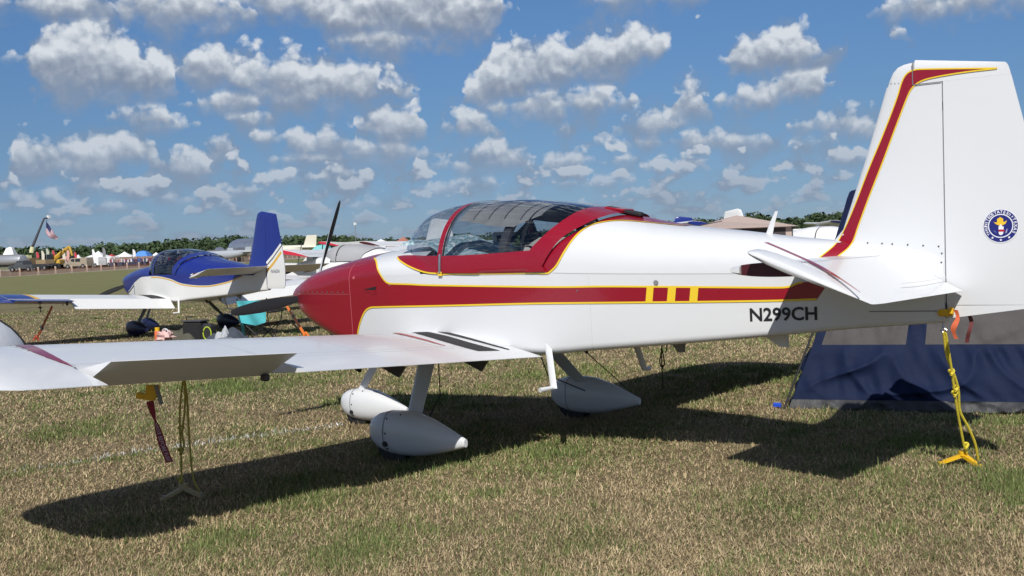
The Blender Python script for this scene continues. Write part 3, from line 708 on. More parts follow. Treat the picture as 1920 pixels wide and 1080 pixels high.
# round emblem on the rudder
ec = np.array(px_fin(1876.5,423.5)); er = abs(px_fin(1909,423.5)[0]-ec[0])
NAVY = mat('emblem navy', (.010,.014,.16), .45); EMW = mat('emblem white', (.75,.76,.80), .45); EMG = mat('emblem gold', (.80,.50,.03), .45); EMR = mat('emblem red', (.45,.01,.03), .45)
def ed(u, v, off, s): return fin_pos(ec[0]+u*er*(1 if s < 0 else -1), ec[1]+v*er, off, s)
def edisc(r0, r1, off, s, n=48, c=(0,0)):
    V = []; F = []
    for k in range(n):
        a = k*2*math.pi/n
        for r_ in (r0, r1): V.append(ed(c[0]+r_*math.cos(a), c[1]+r_*math.sin(a), off, s))
    for k in range(n): F.append((2*k, 2*k+1, 2*((k+1)%n)+1, 2*((k+1)%n)))
    return V, F
def epoly(P, off, s): return [ed(a, b, off, s) for a, b in P], [tuple(range(len(P)))]
em = {}
for sd in (-1,1):
    em[sd] = mesh('emblem', *edisc(0, 1.06, .0020, sd), EMW, RUD, smooth=False)
    mesh('emblem_field', *edisc(0, 1.0, .0030, sd), NAVY, RUD, smooth=False)
    mesh('emblem_ring', *edisc(.68, .74, .0040, sd), EMW, RUD, smooth=False)
    for txt, a0, a1 in (('THE',215,196),('UNITED',186,130),('STATES',122,62),('OF',52,38),('TEXAS',26,-28)):
        n = len(txt)
        for i, chh in enumerate(txt):
            a = R(a0+(a1-a0)*(i/(n-1))); tv, tf = text_mesh(chh, .26 if txt not in ('THE','OF') else .17, .006)
            if not len(tv): continue
            ca, sa = math.cos(a-math.pi/2), math.sin(a-math.pi/2)
            V = [ed(.86*math.cos(a)+ca*p[0]-sa*p[1], .86*math.sin(a)+sa*p[0]+ca*p[1], .0045, sd) for p in tv]; mesh('emblem_letter', V, tf, EMW, RUD, smooth=False)
    for a in (236,270,304):
        st5 = [(.87*math.cos(R(a))+(.085 if k%2 == 0 else .04)*math.cos(R(90+36*k)), .87*math.sin(R(a))+(.085 if k%2 == 0 else .04)*math.sin(R(90+36*k))) for k in range(10)]
        mesh('emblem_star', *epoly(st5, .0045, sd), EMW, RUD, smooth=False)
    g = [(-.42,.28),(-.30,.14),(-.2,.08),(-.08,.02),(0,-.02),(.08,.02),(.2,.08),(.30,.14),(.38,.34),(.27,.26),(.16,.24),(.16,.44),(.05,.50),(-.02,.56),(-.10,.48),(-.2,.44),(-.2,.24),(-.30,.22)]
    mesh('emblem_eagle', *epoly(g, .0045, sd), EMG, RUD, smooth=False)
    mesh('emblem_shield', *epoly([(-.08,-.02),(0,.12),(.10,-.02),(.18,-.06),(.18,-.24),(-.12,-.24),(-.12,-.06)], .005, sd), EMW, RUD, smooth=False)
    mesh('emblem_shield', *epoly([(-.12,-.22),(.22,-.22),(.22,-.36),(-.10,-.36)], .0055, sd), EMR, RUD, smooth=False)
    mesh('emblem_shield', *epoly([(-.12,-.36),(.16,-.36),(.14,-.50),(.02,-.58),(-.10,-.52)], .005, sd), EMW, RUD, smooth=False)
    mesh('emblem_branch', *epoly([(.26,-.46),(.34,-.22),(.40,-.18),(.36,-.42)], .0045, sd), mat('emblem grey', (.35,.36,.5), .5), RUD, smooth=False)
    mesh('emblem_branch', *epoly([(-.46,-.24),(-.30,-.30),(-.22,-.44),(-.36,-.38)], .0045, sd), mat('emblem blue', (.08,.1,.32), .5), RUD, smooth=False)
# elevator and stabiliser trim
EN = np.array([math.sin(R(22)), 0, math.cos(R(22))]); EO = np.array([5.285,0,1.30])+EN*.041
def px_elev(px, py): d = ray(px,py); return CP+d*(np.dot(EO-CP, EN)/np.dot(d, EN))
ELV = [o for o in red.children if o.name.startswith('elevator')]
def eline(name, A, B, m, lift=0.0):
    A = np.array([px_elev(*p) for p in resample(smoothline(A,30),24)])+EN*lift; B = np.array([px_elev(*p) for p in resample(smoothline(B,30),24)])+EN*lift
    for sd, e in zip((1,-1), ELV): mesh(name, [p*np.array([1,sd,1]) for q in zip(A,B) for p in q], [(2*i,2*i+1,2*i+3,2*i+2) for i in range(23)], m, e)
eline('red_pinstripe', [(1432,454.5),(1475,473),(1530,498),(1572,522),(1612,548)], [(1440,454),(1480,471),(1537,497),(1578,522),(1614,548)], RED)
eline('trim_tab_seam', [(1690,531),(1730,527),(1775,519)], [(1690,532),(1730,528),(1775,520)], MATS['faint seam'])
# wing walkway and painted wedges (left wing, then mirrored)
WG = [o for o in red.children if o.name.startswith('wing') and len(o.children) > 3]
def wpatch(name, A, B, m, off=.003, n=24):
    A = np.array([px_wing(*p) for p in resample(smoothline(A, 40), n)]); B = np.array([px_wing(*p) for p in resample(smoothline(B, 40), n)])
    for sd, w in zip((-1,1), WG):
        V, F = patch(A, B, wing_pos, 6, off); V = [p*np.array([1, 1 if sd < 0 else -1, 1]) for p in V]
        mesh(name, V, F, m, w)
wpatch('walkway', [(770,622.5),(800,631),(850,646),(897,659)], [(802,622.5),(840,631),(885,644),(938,658)], WALK)
wpatch('walkway_border', [(772,618.5),(800,618.5),(860,632),(953,656.5)], [(788,616.5),(815,618),(870,631),(956,655.5)], WALK)
wpatch('wing_pinstripe', [(713,621.5),(745,626.5),(785,636),(833,649)], [(730,621.2),(755,626),(795,636),(836,649)], mat('dusky red paint', (.42,.10,.10), .4))
wpatch('wing_tip_wedge', [(10,643.2),(42,652.5),(83,669.5),(135,688.5)], [(38,642.6),(66,650),(100,667),(137,688)], RED)
for k in range(12):
    px, py = (20+10.9*k, 647.5+3.55*k+.02*k*k)
    x, y = px_wing(px, py); MB().disc((x, y, wing_top(x,y)+.001), (0,0,1), .006, .003, 8).build('tip_screw', GREY, WG[0])
def wseam(P, w=.004):
    for sd, wg in zip((-1,1), WG):
        V, F = ribbon(P, w, lambda a, b, o_, s_: np.array([a, b, wing_top(a,b)+o_]), .0022); mesh('skin_seam', [p*np.array([1,-sd,1]) for p in V], F, MATS['faint seam'], wg)
for yy in (-1.25,-2.0,-2.75,-3.9): wseam([(x,yy) for x in np.linspace(1.75,2.73,24)])
wseam([(2.12,y) for y in np.linspace(-.7,-3.9,30)]); wseam([(2.70,y) for y in np.linspace(-.62,-3.9,30)], .003)
for sd, wg in zip((-1,1), WG): MB().disc((1.95,sd*2.4,wing_top(1.95,-2.4)+.002), (0,0,1), .045, .008, 20).build('fuel_cap', GREY, wg)
# antenna on the turtle deck and tail eye bolt
q = atY(1441,437,0.0); q2 = atY(1456,396,0.0)
MB().rings([lift_ring(p-np.array([c_/2,0,0]), p+np.array([c_/2,0,0]), (0,1,0), .3, 0, 0, 1, 8) for p, c_ in ((q-np.array([0,0,.02]),.05),((q+q2)/2,.036),(q2,.02))]).build('antenna', WHITE, red)
MB().tube([(5.60,-.02,.94),(5.60,-.02,.90),(5.62,-.02,.885),(5.60,-.02,.87),(5.585,-.02,.885)], .006, 6).build('tie_down_ring', STEEL, red)
for ch in red.children: ch.location.x -= 3.0
# ---------------------------------------------------------------- ground
FN = np.array([-.85,-.52]); FDIR = np.array([-.52,.85])          # normal and direction of the airfield fence line
def build_ground():
    rad = np.r_[0, np.linspace(.8, 30, 60), np.geomspace(31, 2600, 40)]; na = 160; V = [(3,0,0)]; F = []
    for r_ in rad[1:]:
        for k in range(na):
            a = 2*math.pi*k/na; x, y = 3+r_*math.cos(a), r_*math.sin(a); z = float(gz(x,y))
            V.append((x, y, z+.012*math.sin(x*1.7+y*.9)*math.sin(y*1.3-x*.4)*min(1, r_/3)))
    for k in range(na): F.append((0, 1+k, 1+(k+1)%na))
    for i in range(len(rad)-2):
        for k in range(na): a = 1+i*na; F.append((a+k, a+na+k, a+na+(k+1)%na, a+(k+1)%na))
    m = bpy.data.materials.new('mown field'); m.use_nodes = True; t = NT(m.node_tree); b = m.node_tree.nodes['Principled BSDF']
    g = t.n('NewGeometry'); P = g.outputs['Position']
    n1 = t.noise(P, .55, 4, .6); n2 = t.noise(P, 9, 5, .7); n3 = t.noise(P, 60, 3, .7)
    dry = t.mix(n2, (.13,.10,.055), (.30,.24,.145)); grn = t.mix(n2, (.06,.075,.022), (.15,.17,.065))
    near = t.mix(t.step(n1, .50, .72), dry, grn)
    near = t.v('SCALE', near, t.m('MULTIPLY_ADD', n3, 1.1, .35))
    rel = t.v('SUBTRACT', P, (CP[0], CP[1], 0)); s = t.m('ADD', t.m('MULTIPLY', t.v('DOT_PRODUCT', rel, (FN[0], FN[1], 0), out=1), 1.0), t.m('MULTIPLY', t.m('SUBTRACT', n1, .5), 3.0))
    st = t.noise(t.v('MULTIPLY', rel, (.05,.05,.05)), 3, 3, .6)
    mown = t.mix(t.noise(P, .3, 4, .6), (.145,.15,.06), (.215,.205,.10))
    far = t.mix(t.step(st, .35, .65), (.20,.18,.10), (.14,.15,.065))
    dirt = t.mix(n1, (.27,.225,.17), (.36,.31,.25))
    D = t.v('LENGTH', rel, out=1)
    c = t.mix(t.step(D, 30, 80), near, far); c = t.mix(t.step(s, 24, 29), c, mown); c = t.mix(t.step(s, 71, 75), c, dirt); c = t.mix(t.step(s, 135, 150), c, (.19,.19,.10))
    t.put(b.inputs['Base Color'], c); b.inputs['Roughness'].default_value = .95; b.inputs['Specular IOR Level'].default_value = .1
    bn = t.n('Bump'); bn.inputs['Strength'].default_value = .8; bn.inputs['Distance'].default_value = .03; t.put(bn.inputs['Height'], t.noise(P, 35, 5, .7)); t.put(b.inputs['Normal'], bn.outputs[0])
    o = mesh('ground', V, F, m); kind(o, 'structure', 'flat dry airfield grass running out to the tree line')
build_ground()
def vnoise(x, y, s, seed):
    r_ = np.random.default_rng(seed); T = r_.random((64,64)); x = x*s+17.3; y = y*s+9.1
    i, j = np.floor(x).astype(int), np.floor(y).astype(int); u, v = x-i, y-j; u = u*u*(3-2*u); v = v*v*(3-2*v)
    a, b_, c_, d_ = T[i%64, j%64], T[(i+1)%64, j%64], T[i%64, (j+1)%64], T[(i+1)%64, (j+1)%64]
    return (a*(1-u)+b_*u)*(1-v)+(c_*(1-u)+d_*u)*v
def build_grass(N=1130000):
    r_ = (4.4**-.45+(42.0**-.45-4.4**-.45)*rng.random(N))**(1/-.45); a = R(38.5)+rng.uniform(R(-39), R(39), N)
    x = CP[0]-r_*np.sin(a); y = CP[1]+r_*np.cos(a)
    g = vnoise(x,y,.9,1)*.5+vnoise(x,y,2.3,2)*.3+vnoise(x,y,6,3)*.2
    lf = vnoise(x,y,.38,31)*.6+vnoise(x,y,1.1,32)*.4; gp = np.clip((g-.47)*3.4, 0, 1)*.55*np.clip(.35+1.6*lf,0,1.5)+.06+.22*np.clip((lf-.45)*4,0,1)
    for (px, py, rx, w) in ((1560,745,.55,.7),(1700,835,.7,.75),(1880,790,.6,.8),(1650,790,.9,.5),(570,935,.45,.8),(440,1015,.4,.7),(250,985,.5,.45),(1000,975,.5,.35),(1800,900,.6,.5),(1640,1010,.5,.4),(540,905,.3,.7),(1240,720,.6,.3),(1450,960,.6,.35)):
        q = atZ(px,py); d2 = ((x-q[0])**2+(y-q[1])**2)/rx**2; gp = np.maximum(gp, w*np.exp(-d2)*(.6+.8*vnoise(x,y,5,5)))
    A, B = atZ(0,888), atZ(640,796); dv = (B-A)[:2]; L = np.linalg.norm(dv); dv /= L
    u = (x-A[0])*dv[0]+(y-A[1])*dv[1]; w = -(x-A[0])*dv[1]+(y-A[1])*dv[0]
    gp = np.maximum(gp, .62*np.exp(-((w+.10)/.16)**2)*np.clip((L*.75-u)/1.0,0,1)*(u > -3))
    isg = rng.random(N) < gp
    nt_ = 170000                                     # tufts: blades gathered round common roots
    tc_ = rng.choice(N, 2600, p=gp**2/np.sum(gp**2)); ti = rng.integers(0, 2600, nt_); sp2 = rng.normal(0, .028, (nt_,2))*(1+.6*rng.random((nt_,1)))
    x[:nt_] = x[tc_][ti]+sp2[:,0]; y[:nt_] = y[tc_][ti]+sp2[:,1]; r_[:nt_] = r_[tc_][ti]; isg[:nt_] = rng.random(nt_) < .42+.5*gp[tc_][ti]
    tuft = np.zeros(N, bool); tuft[:nt_] = True; u = (x-A[0])*dv[0]+(y-A[1])*dv[1]; w = -(x-A[0])*dv[1]+(y-A[1])*dv[0]
    h = np.where(isg, rng.gamma(6, .0052, N), rng.gamma(5, .0047, N)); h = np.clip(h*np.where(tuft, 1.35, 1.0), .012, .13)*(1+.25*np.clip((r_-8)/10,0,1))
    lean = np.where(isg, rng.uniform(.15, .95, N), rng.uniform(.45, 1.42, N)); az = rng.uniform(0, 2*np.pi, N)
    wd = rng.uniform(.0014, .0032, N)*np.maximum(1, r_/6.0)
    z0 = gz(x,y)+.012*np.sin(x*1.7+y*.9)*np.sin(y*1.3-x*.4)-.004
    z0 = z0+np.where(isg, 0, rng.uniform(0,.012,N))
    dx, dy, dz = np.sin(lean)*np.cos(az)*h, np.sin(lean)*np.sin(az)*h, np.cos(lean)*h
    ta = az+np.pi/2+rng.uniform(-.6,.6,N); sx, sy = np.cos(ta)*wd, np.sin(ta)*wd
    V = np.empty((N,3,3), np.float32); V[:,0] = np.c_[x-sx, y-sy, z0]; V[:,1] = np.c_[x+sx, y+sy, z0]; V[:,2] = np.c_[x+dx, y+dy, z0+dz]
    k = rng.random((N,1)); k2 = rng.uniform(.55,1.3,(N,1))*(.80+.42*(vnoise(x,y,1.7,21)*.5+vnoise(x,y,5.5,22)*.3+vnoise(x,y,14,23)*.2))[:,None]
    dry = np.array([.54,.43,.265])*(1-k)+np.array([.35,.265,.15])*k; grn = np.array([.11,.155,.048])*(1-k)+np.array([.215,.25,.085])*k
    worn = np.clip((vnoise(x,y,.55,41)*.6+vnoise(x,y,1.9,42)*.4-.56)*6, 0, 1)[:,None]; dry = dry*(1-worn*.22)*np.array([1,.985,.97]); C = np.where(isg[:,None], grn, dry)*k2
    ch = (np.abs(w) < .05+.03*vnoise(x,y,7,8)) & (u > -3) & (u < L) & (rng.random(N) < .46*np.clip(vnoise(x,y,3,9)*1.7-.25,0,1)) & (vnoise(x,y,1.1,11) > .30)
    C[ch] = np.array([.62,.63,.62])*k2[ch]
    me = bpy.data.meshes.new('grass'); me.vertices.add(3*N); me.vertices.foreach_set('co', V.ravel()); me.loops.add(3*N); me.loops.foreach_set('vertex_index', np.arange(3*N, dtype=np.int32))
    me.polygons.add(N); me.polygons.foreach_set('loop_start', np.arange(0,3*N,3,dtype=np.int32)); me.update(calc_edges=True)
    at = me.attributes.new('blade', 'FLOAT_COLOR', 'FACE'); at.data.foreach_set('color', np.c_[C, np.ones(N)].astype(np.float32).ravel())
    m = bpy.data.materials.new('grass blades'); m.use_nodes = True; t = NT(m.node_tree); b = m.node_tree.nodes['Principled BSDF']
    an = t.n('Attribute', attribute_name='blade'); t.put(b.inputs['Base Color'], an.outputs['Color']); b.inputs['Roughness'].default_value = .8; b.inputs['Specular IOR Level'].default_value = .15
    o = obj('grass', me, m, smooth=False); kind(o, 'stuff', 'short dry grass blades with green patches and a faint chalk line')
build_grass()

# ---------------------------------------------------------------- ropes, covers and anchors of the red aircraft
def onplane(px, py, P0, P1):
    n = np.cross(np.array(P1)-np.array(P0), cr); d = ray(px,py); return CP+d*(np.dot(np.array(P0)-CP, n)/np.dot(d, n))
def anchor(px, py, m, label, rot=0.0):
    q = atZ(px,py,.02); o = thing('ground_anchor', label, 'anchor', (q[0],q[1],0), rot, 'claw anchors under the airplane')
    for k in range(3):
        a = rot+k*2*math.pi/3; d = np.array([math.cos(a), math.sin(a), 0]); s = np.array([-d[1],d[0],0])
        P = [d*.0+s*.016+(0,0,.075), d*.0-s*.016+(0,0,.075), d*.15-s*.014+(0,0,.02), d*.15+s*.014+(0,0,.02)]; Q = [p-np.array([0,0,.022]) for p in P]
        MB().add(P+Q, [(0,1,2,3),(7,6,5,4),(0,3,7,4),(1,5,6,2),(0,4,5,1),(3,2,6,7)]).build('arm', m, o, smooth=False)
        MB().tube([d*.13+(0,0,.04), d*.135-(0,0,.05)], .007, 6).build('stake', STEEL, o)
    MB().disc((0,0,.075), (0,0,1), .028, .03, 12).build('hub', m, o)
    return o
def rope(name, label, strands, m, r=.006, knots=(), kr=.014):
    o = thing(name, label, 'rope', tuple(strands[0][-1]))
    base = np.array(strands[0][-1])
    for S_ in strands:
        P = smoothline([np.array(p)-base for p in S_], 40); MB().tube(P, r, 7).build('strand', m, o)
    for kpt in knots:
        q = np.array(kpt)-base; pts = [q+np.array([kr*math.cos(t)*(.7+.2*math.sin(3*t)), kr*.8*math.sin(2*t), kr*1.3*math.sin(t)]) for t in np.linspace(0, 2*math.pi*1.5, 26)]
        MB().tube(pts, r*1.05, 6).build('knot', m, o)
    return o
# tail
T0, T1 = np.array([5.60,-.02,.875]), atZ(1812,858,.05)
tp_ = lambda L: [onplane(x, y, T0, T1) for x, y in L]
rope('tail_rope', 'bright yellow rope knotted from the tail of the crimson-striped airplane to its anchor',
     [[T0]+tp_([(1773,625),(1779,660),(1785,700),(1790,735),(1795,770),(1806,828),(1812,850)]), [T0]+tp_([(1770,630),(1776,670),(1790,705),(1797,732),(1800,770),(1815,800),(1828,830),(1834,862)])],
     ROPEY, .008, [tp_([(1784,698)])[0], tp_([(1792,728)])[0], tp_([(1790,738)])[0], tp_([(1811,836)])[0]])
anchor(1806,866, PLY, 'yellow three-armed claw anchor pegged in sunlit grass under the tail rope', R(165))
MB_ = MB()
gl_ = thing('rudder_lock', 'yellow rudder lock with an orange ribbon clipped on the tail cone', 'gust lock', (5.63,-.06,.99))
MB().box((0,0,.0), (.09,.035,.04), bev=.010).build('clamp', PLY, gl_); MB().box((.035,-.015,.012), (.03,.025,.045), bev=.008).build('clamp_jaw', PLY, gl_)
w_ = [np.array([.065,-.035,.02-.17*t]) for t in np.linspace(0,1,10)]
mesh('ribbon', [p+np.array([s_*(.014-.004*math.sin(i))+.012*math.sin(i*.7), .01*math.sin(i*.9), 0]) for i, p in enumerate(w_) for s_ in (-1,1)], [(2*i,2*i+1,2*i+3,2*i+2) for i in range(9)], mat('faded orange ribbon', (.62,.13,.05), .7), gl_)
w_ = [np.array([.11,.06,-.01-.17*t]) for t in np.linspace(0,1,10)]
mesh('ribbon', [p+np.array([s_*.012+.015*math.sin(i*.5), .01*math.sin(i*.9), 0]) for i, p in enumerate(w_) for s_ in (-1,1)], [(2*i,2*i+1,2*i+3,2*i+2) for i in range(9)], mat('maroon ribbon', (.13,.03,.03), .7), gl_)
# left wing
L0 = atX(345,706,2.05); L1 = atZ(341,922,.03); lp = lambda L: [onplane(x, y, L0, L1) for x, y in L]
ROPET = mat('muted yellow rope', (.52,.43,.09), .8, bump=.7, bscale=160)  # a darker, less saturated yellow than the tail rope
rope('wing_rope', 'muted yellow rope hanging from the near wing, tied off in the wing shadow',
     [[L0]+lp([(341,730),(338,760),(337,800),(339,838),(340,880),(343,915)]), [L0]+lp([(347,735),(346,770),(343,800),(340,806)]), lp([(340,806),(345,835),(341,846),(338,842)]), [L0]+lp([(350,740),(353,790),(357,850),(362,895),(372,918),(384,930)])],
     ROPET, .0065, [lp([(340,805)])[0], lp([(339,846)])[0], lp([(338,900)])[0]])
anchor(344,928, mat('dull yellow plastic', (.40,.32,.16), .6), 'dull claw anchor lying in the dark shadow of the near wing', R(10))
q0 = atX(283,722,2.35)
pc = thing('pitot_cover', 'yellow pitot cover with a red lettered warning ribbon under the near wing', 'pitot cover', tuple(q0))
pp = lambda px, py: onplane(px, py, q0, q0-np.array([0,0,1]))-q0
MB().prism([pp(*p) for p in ((274,722),(298,722),(296,738),(287,752),(254,747),(256,736),(272,739))], cf*.03).build('cover', PLY, pc, smooth=False)
MB().tube([pp(292,722), pp(303,758)], .012, 8).build('pitot_tube', GREY, pc)
RBN = [(281,752,14),(284,765,13),(288,779,8),(291,788,3),(294,798,9),(299,815,13),(306,838,14),(314,857,14),(318,867,14)]
Vr = []
for px, py, w in RBN: Vr += [pp(px-w/2,py+1), pp(px+w/2,py-1)]
RIB = mesh('ribbon', Vr, [(2*i,2*i+1,2*i+3,2*i+2) for i in range(len(RBN)-1)], mat('crimson ribbon', (.22,.012,.025), .7), pc)
V, F = text_mesh('REMOVE BEFORE FLIGHT', 1.0); V[:,0] -= V[:,0].min(); V[:,0] /= V[:,0].max(); V[:,1] /= np.abs(V[:,1]).max()
def rib(u, v):
    t = .44+.54*u; i = np.interp(t, np.linspace(0,1,len(RBN)), range(len(RBN))); k = min(int(i), len(RBN)-2); f = i-k
    a = (1-f)*np.array(RBN[k])+f*np.array(RBN[k+1]); return pp(a[0]+v*a[2]*.30, a[1]-v)-cf*.004
mesh('warning_text', [rib(p[0], p[1]) for p in V], F, mat('pink white print', (.62,.50,.54), .7), RIB, smooth=False)
# right wing
r0 = np.array([2.05,2.55,.77]); r1 = atZ(1243,724,.01); rp = lambda L: [onplane(x, y, r0, r1) for x, y in L]
ROPEK = mat('dark rope', (.10,.085,.05), .8)
rope('wing_rope', 'dark looped rope hanging from the far wing behind the belly', [[rp([(1241,640)])[0]]+rp([(1240,660),(1237,678),(1241,688),(1246,682),(1243,664),(1240,652)])+rp([(1241,686),(1242,705),(1242,724)]), rp([(1250,640),(1250,655),(1247,661)])], ROPEK, .006, [rp([(1242,688)])[0]], .012)
MB().box((0,0,0),(.05,.05,.10),bev=.012)
# things in the cockpit
AQUA = bpy.data.materials.new('aqua patterned cloth'); AQUA.use_nodes = True
t = NT(AQUA.node_tree); b = AQUA.node_tree.nodes['Principled BSDF']; tc = t.n('TexCoord')
t.put(b.inputs['Base Color'], t.ramp(t.noise(tc.outputs['Object'], 9, 3, .6, 1.5), [(.36,(.62,.66,.64)),(.47,(.30,.48,.52)),(.53,(.09,.17,.21)),(.60,(.55,.62,.62))])); b.inputs['Roughness'].default_value = .9
def drape(name, x0, x1, y0, y1, zf, m, label, cat, nx=26, ny=22):
    V = []; F = []
    for i in range(nx+1):
        for j in range(ny+1):
            u, v = i/nx, j/ny; x, y = x0+(x1-x0)*u, y0+(y1-y0)*v
            V.append((x, y, zf(u,v)+.012*math.sin(9*u+5*v*2)+.010*math.sin(17*v-6*u)))
    for i in range(nx):
        for j in range(ny): a = i*(ny+1)+j; F.append((a,a+1,a+ny+2,a+ny+1))
    return tag(mesh(name, V, F, m), label, cat)
drape('blanket', 1.62, 2.50, -.46, .46, lambda u, v: (1.555 if u < .36 else 1.555-.10*min(1,(u-.36)*6))-.05*(2*v-1)**2-.05*max(0,u-.7), AQUA, 'aqua and white patterned blanket spread behind the windscreen of the crimson-nosed airplane', 'blanket')
bx = thing('radio_box', 'pale box radio standing on the patterned blanket in the cockpit', 'radio', (2.20,.10,1.50))
MB().box((0,0,.04), (.16,.10,.09), bev=.012).build('case', mat('pale plastic', (.55,.53,.48), .5), bx); MB().box((.02,-.052,.035), (.09,.006,.045)).build('screen', BLACK, bx)
hs = thing('headset', 'black pilot headset lying beside the pale box radio', 'headset', (2.42,.16,1.47))
for s_ in (-1,1): MB().disc((0,s_*.06,.06), (0,1,0), .05, .035, 16).build('ear_cup', BLACK, hs)
MB().tube([(0,.06*math.cos(a),.06+.10*math.sin(a)) for a in np.linspace(0,math.pi,12)], .012, 6).build('headband', BLACK, hs)
drape('jacket', 2.46, 2.80, -.40, .10, lambda u, v: 1.34+.06*math.sin(u*3)-.03*(2*v-1)**2, mat('charcoal cloth', (.05,.05,.055), .9), 'charcoal jacket heaped on the cockpit seat', 'jacket', 12, 12)
drape('seat_cover', 2.62, 3.02, -.48, .48, lambda u, v: 1.36+.17*math.sin(min(1,u*1.2)*2.4)-.05*(2*v-1)**2, CREAM, 'cream cloth cover over the seat backs under the canopy', 'cloth', 14, 18)

# ---------------------------------------------------------------- tent by the tail
NVY = mat('navy tent cloth', (.0055,.0125,.043), .75, var=.3, vscale=5, bump=1.0, bscale=5, spec=.2); TGY = mat('grey mesh tent panel', (.065,.058,.058), .75, var=.2, vscale=9, bump=.9, bscale=9); TSK = mat('grey groundsheet', (.035,.036,.04), .6, var=.3, bump=1, bscale=14)
t0 = atZ(1478,768); te1 = np.array([.956,.293,0]); te2 = np.array([-.293,.956,0]); TW, TD = 2.9, 2.3
tent = thing('dome_tent', 'navy dome tent with grey mesh panels and black poles beside the tail', 'tent', (t0[0],t0[1],0))
def inset(h): return .36*h+.55*max(0,h-.72)**1.5*2.2
def tpt(s, d, h):                                     # s along the front, d depth, 0..1 each
    i = inset(h); return te1*(i+(TW-2*i)*s)+te2*(i+(TD-2*i)*d)+np.array([0,0,h])
def tpanel(name, s0, s1, h0, h1, m, face='front', off=0.0, wr=.012, nx=26, nh=12, par=None):
    V = []; F = []
    for j in range(nh+1):
        for i in range(nx+1):
            s, h = s0+(s1-s0)*i/nx, h0+(h1-h0)*j/nh
            p = tpt(s,0,h) if face == 'front' else tpt(s,1,h) if face == 'back' else tpt(0,s,h) if face == 'left' else tpt(1,s,h)
            n = {'front':-te2,'back':te2,'left':-te1,'right':te1}[face]
            e = min(1, 6*min(i/nx,1-i/nx)+.15)*min(1, 5*min(j/nh,1-j/nh)+.15)
            X_ = s*TW; q_ = X_-1.5*h+.15*math.sin(9*h+2*X_)
            w = wr*e*(1.5*(1-abs(math.sin(4.1*q_+.6*math.sin(3*X_))))**2+.9*(1-abs(math.sin(7.3*(X_+.9*h)+1.1*math.sin(5*h))))**3+.5*math.sin(13*h+5*X_)*math.sin(3.3*X_)+.35*math.sin(41*X_+17*h)*math.sin(6*h+X_))+off
            V.append(p+n*w)
    for j in range(nh):
        for i in range(nx): a = j*(nx+1)+i; F.append((a,a+1,a+nx+2,a+nx+1))
    return mesh(name, V, F, m, par or tent, ang=80)
for fc in ('front','left','right','back'):
    tpanel('groundsheet_skirt', 0,1, 0,.085, TSK, fc, .006, .035, 90, 6)
    tpanel('wall_panel', 0,1, .085,.53, NVY, fc, 0, .034, 130, 40)
    for a, b_, mm, nm in ((.0,.03,NVY,'seam_panel'),(.03,.30,TGY,'mesh_panel'),(.30,.36,NVY,'seam_panel'),(.36,.70,TGY,'mesh_panel'),(.70,.76,NVY,'seam_panel'),(.76,.97,TGY,'mesh_panel'),(.97,1,NVY,'seam_panel')):
        tpanel(nm, a,b_, .53,.86, mm, fc, 0, .012, 30, 12)
    tpanel('roof_panel', 0,1, .86,1.16, NVY, fc, 0, .006, 24, 8)
mesh('roof_cap', [tpt(s,d,1.16) for s,d in ((0,0),(1,0),(1,1),(0,1))]+[(tpt(0,0,1.16)+tpt(1,1,1.16))/2+np.array([0,0,.1])], [(0,1,4),(1,2,4),(2,3,4),(3,0,4)], NVY, tent)
for s, d in ((0,0),(1,0),(0,1),(1,1)):
    o_ = -te1*(.035 if s == 0 else -.035)-te2*(.02 if d == 0 else -.02)
    MB().tube([tpt(s,d,h)+o_*(1 if h < .9 else .3) for h in np.linspace(-.02,1.16,16)], .0095, 7).build('pole', BLACK, tent)
    MB().tube([tpt(s,d,.50), tpt(s,d,.52)+o_*1.2], .006, 5).build('pole_clip', BLACK, tent)
pg = thing('tent_peg', 'bright blue tent peg at the foot of the tent pole', 'tent peg', tuple(t0+np.array([-.10,-.0,0])))
MB().box((0,0,.03), (.07,.04,.045), bev=.01).build('head', mat('bright blue plastic', (.02,.08,.55), .4), pg); MB().tube([(0,0,.03),(.01,0,-.06)], .006, 6).build('spike', STEEL, pg)
# ---------------------------------------------------------------- blue and white aircraft
def place(px, D, zoff=0.0):
    d = ray(px, 540); d = np.array([d[0], d[1]])/math.hypot(d[0], d[1]); x, y = CP[0]+d[0]*D, CP[1]+d[1]*D; return (x, y, float(gz(x,y))+zoff)
blue = thing('light_airplane', 'royal blue and white low-wing airplane with dark wheel pants and lowered flaps', 'airplane', (-12.754,8.333,-.184), R(-6.33))
DIRT = mat('old white paint', (.74,.74,.72), .35, coat=.3, var=.05)
bf, bcw, bcan, brud, bfin = airplane(blue, dict(blue=1, lower=DIRT, upper=BLUE, cowl=BLUE, surf=DIRT, deck=BLUE, spinner=BLUE, blade=mat('tan wood', (.42,.34,.22), .5), blades=(253,73), flap=-27, aileron=8,
    tip=BLUE, fin=BLUE, rudder=BLUE, stab=DIRT, elevator=-13, pant=NAVYP, leg=GREY, glass=GLASSB, frame=BLUE, seat=GREY))
BX = pchip([1.09,1.6,2.2,2.8,3.3,4.0,4.6,5.0], [.70,.93,.95,.84,.62,.50,.66,1.0])
xx = np.linspace(1.09,5.0,60)
BLK = mat('black pinstripe', (.012,.012,.016), .5)
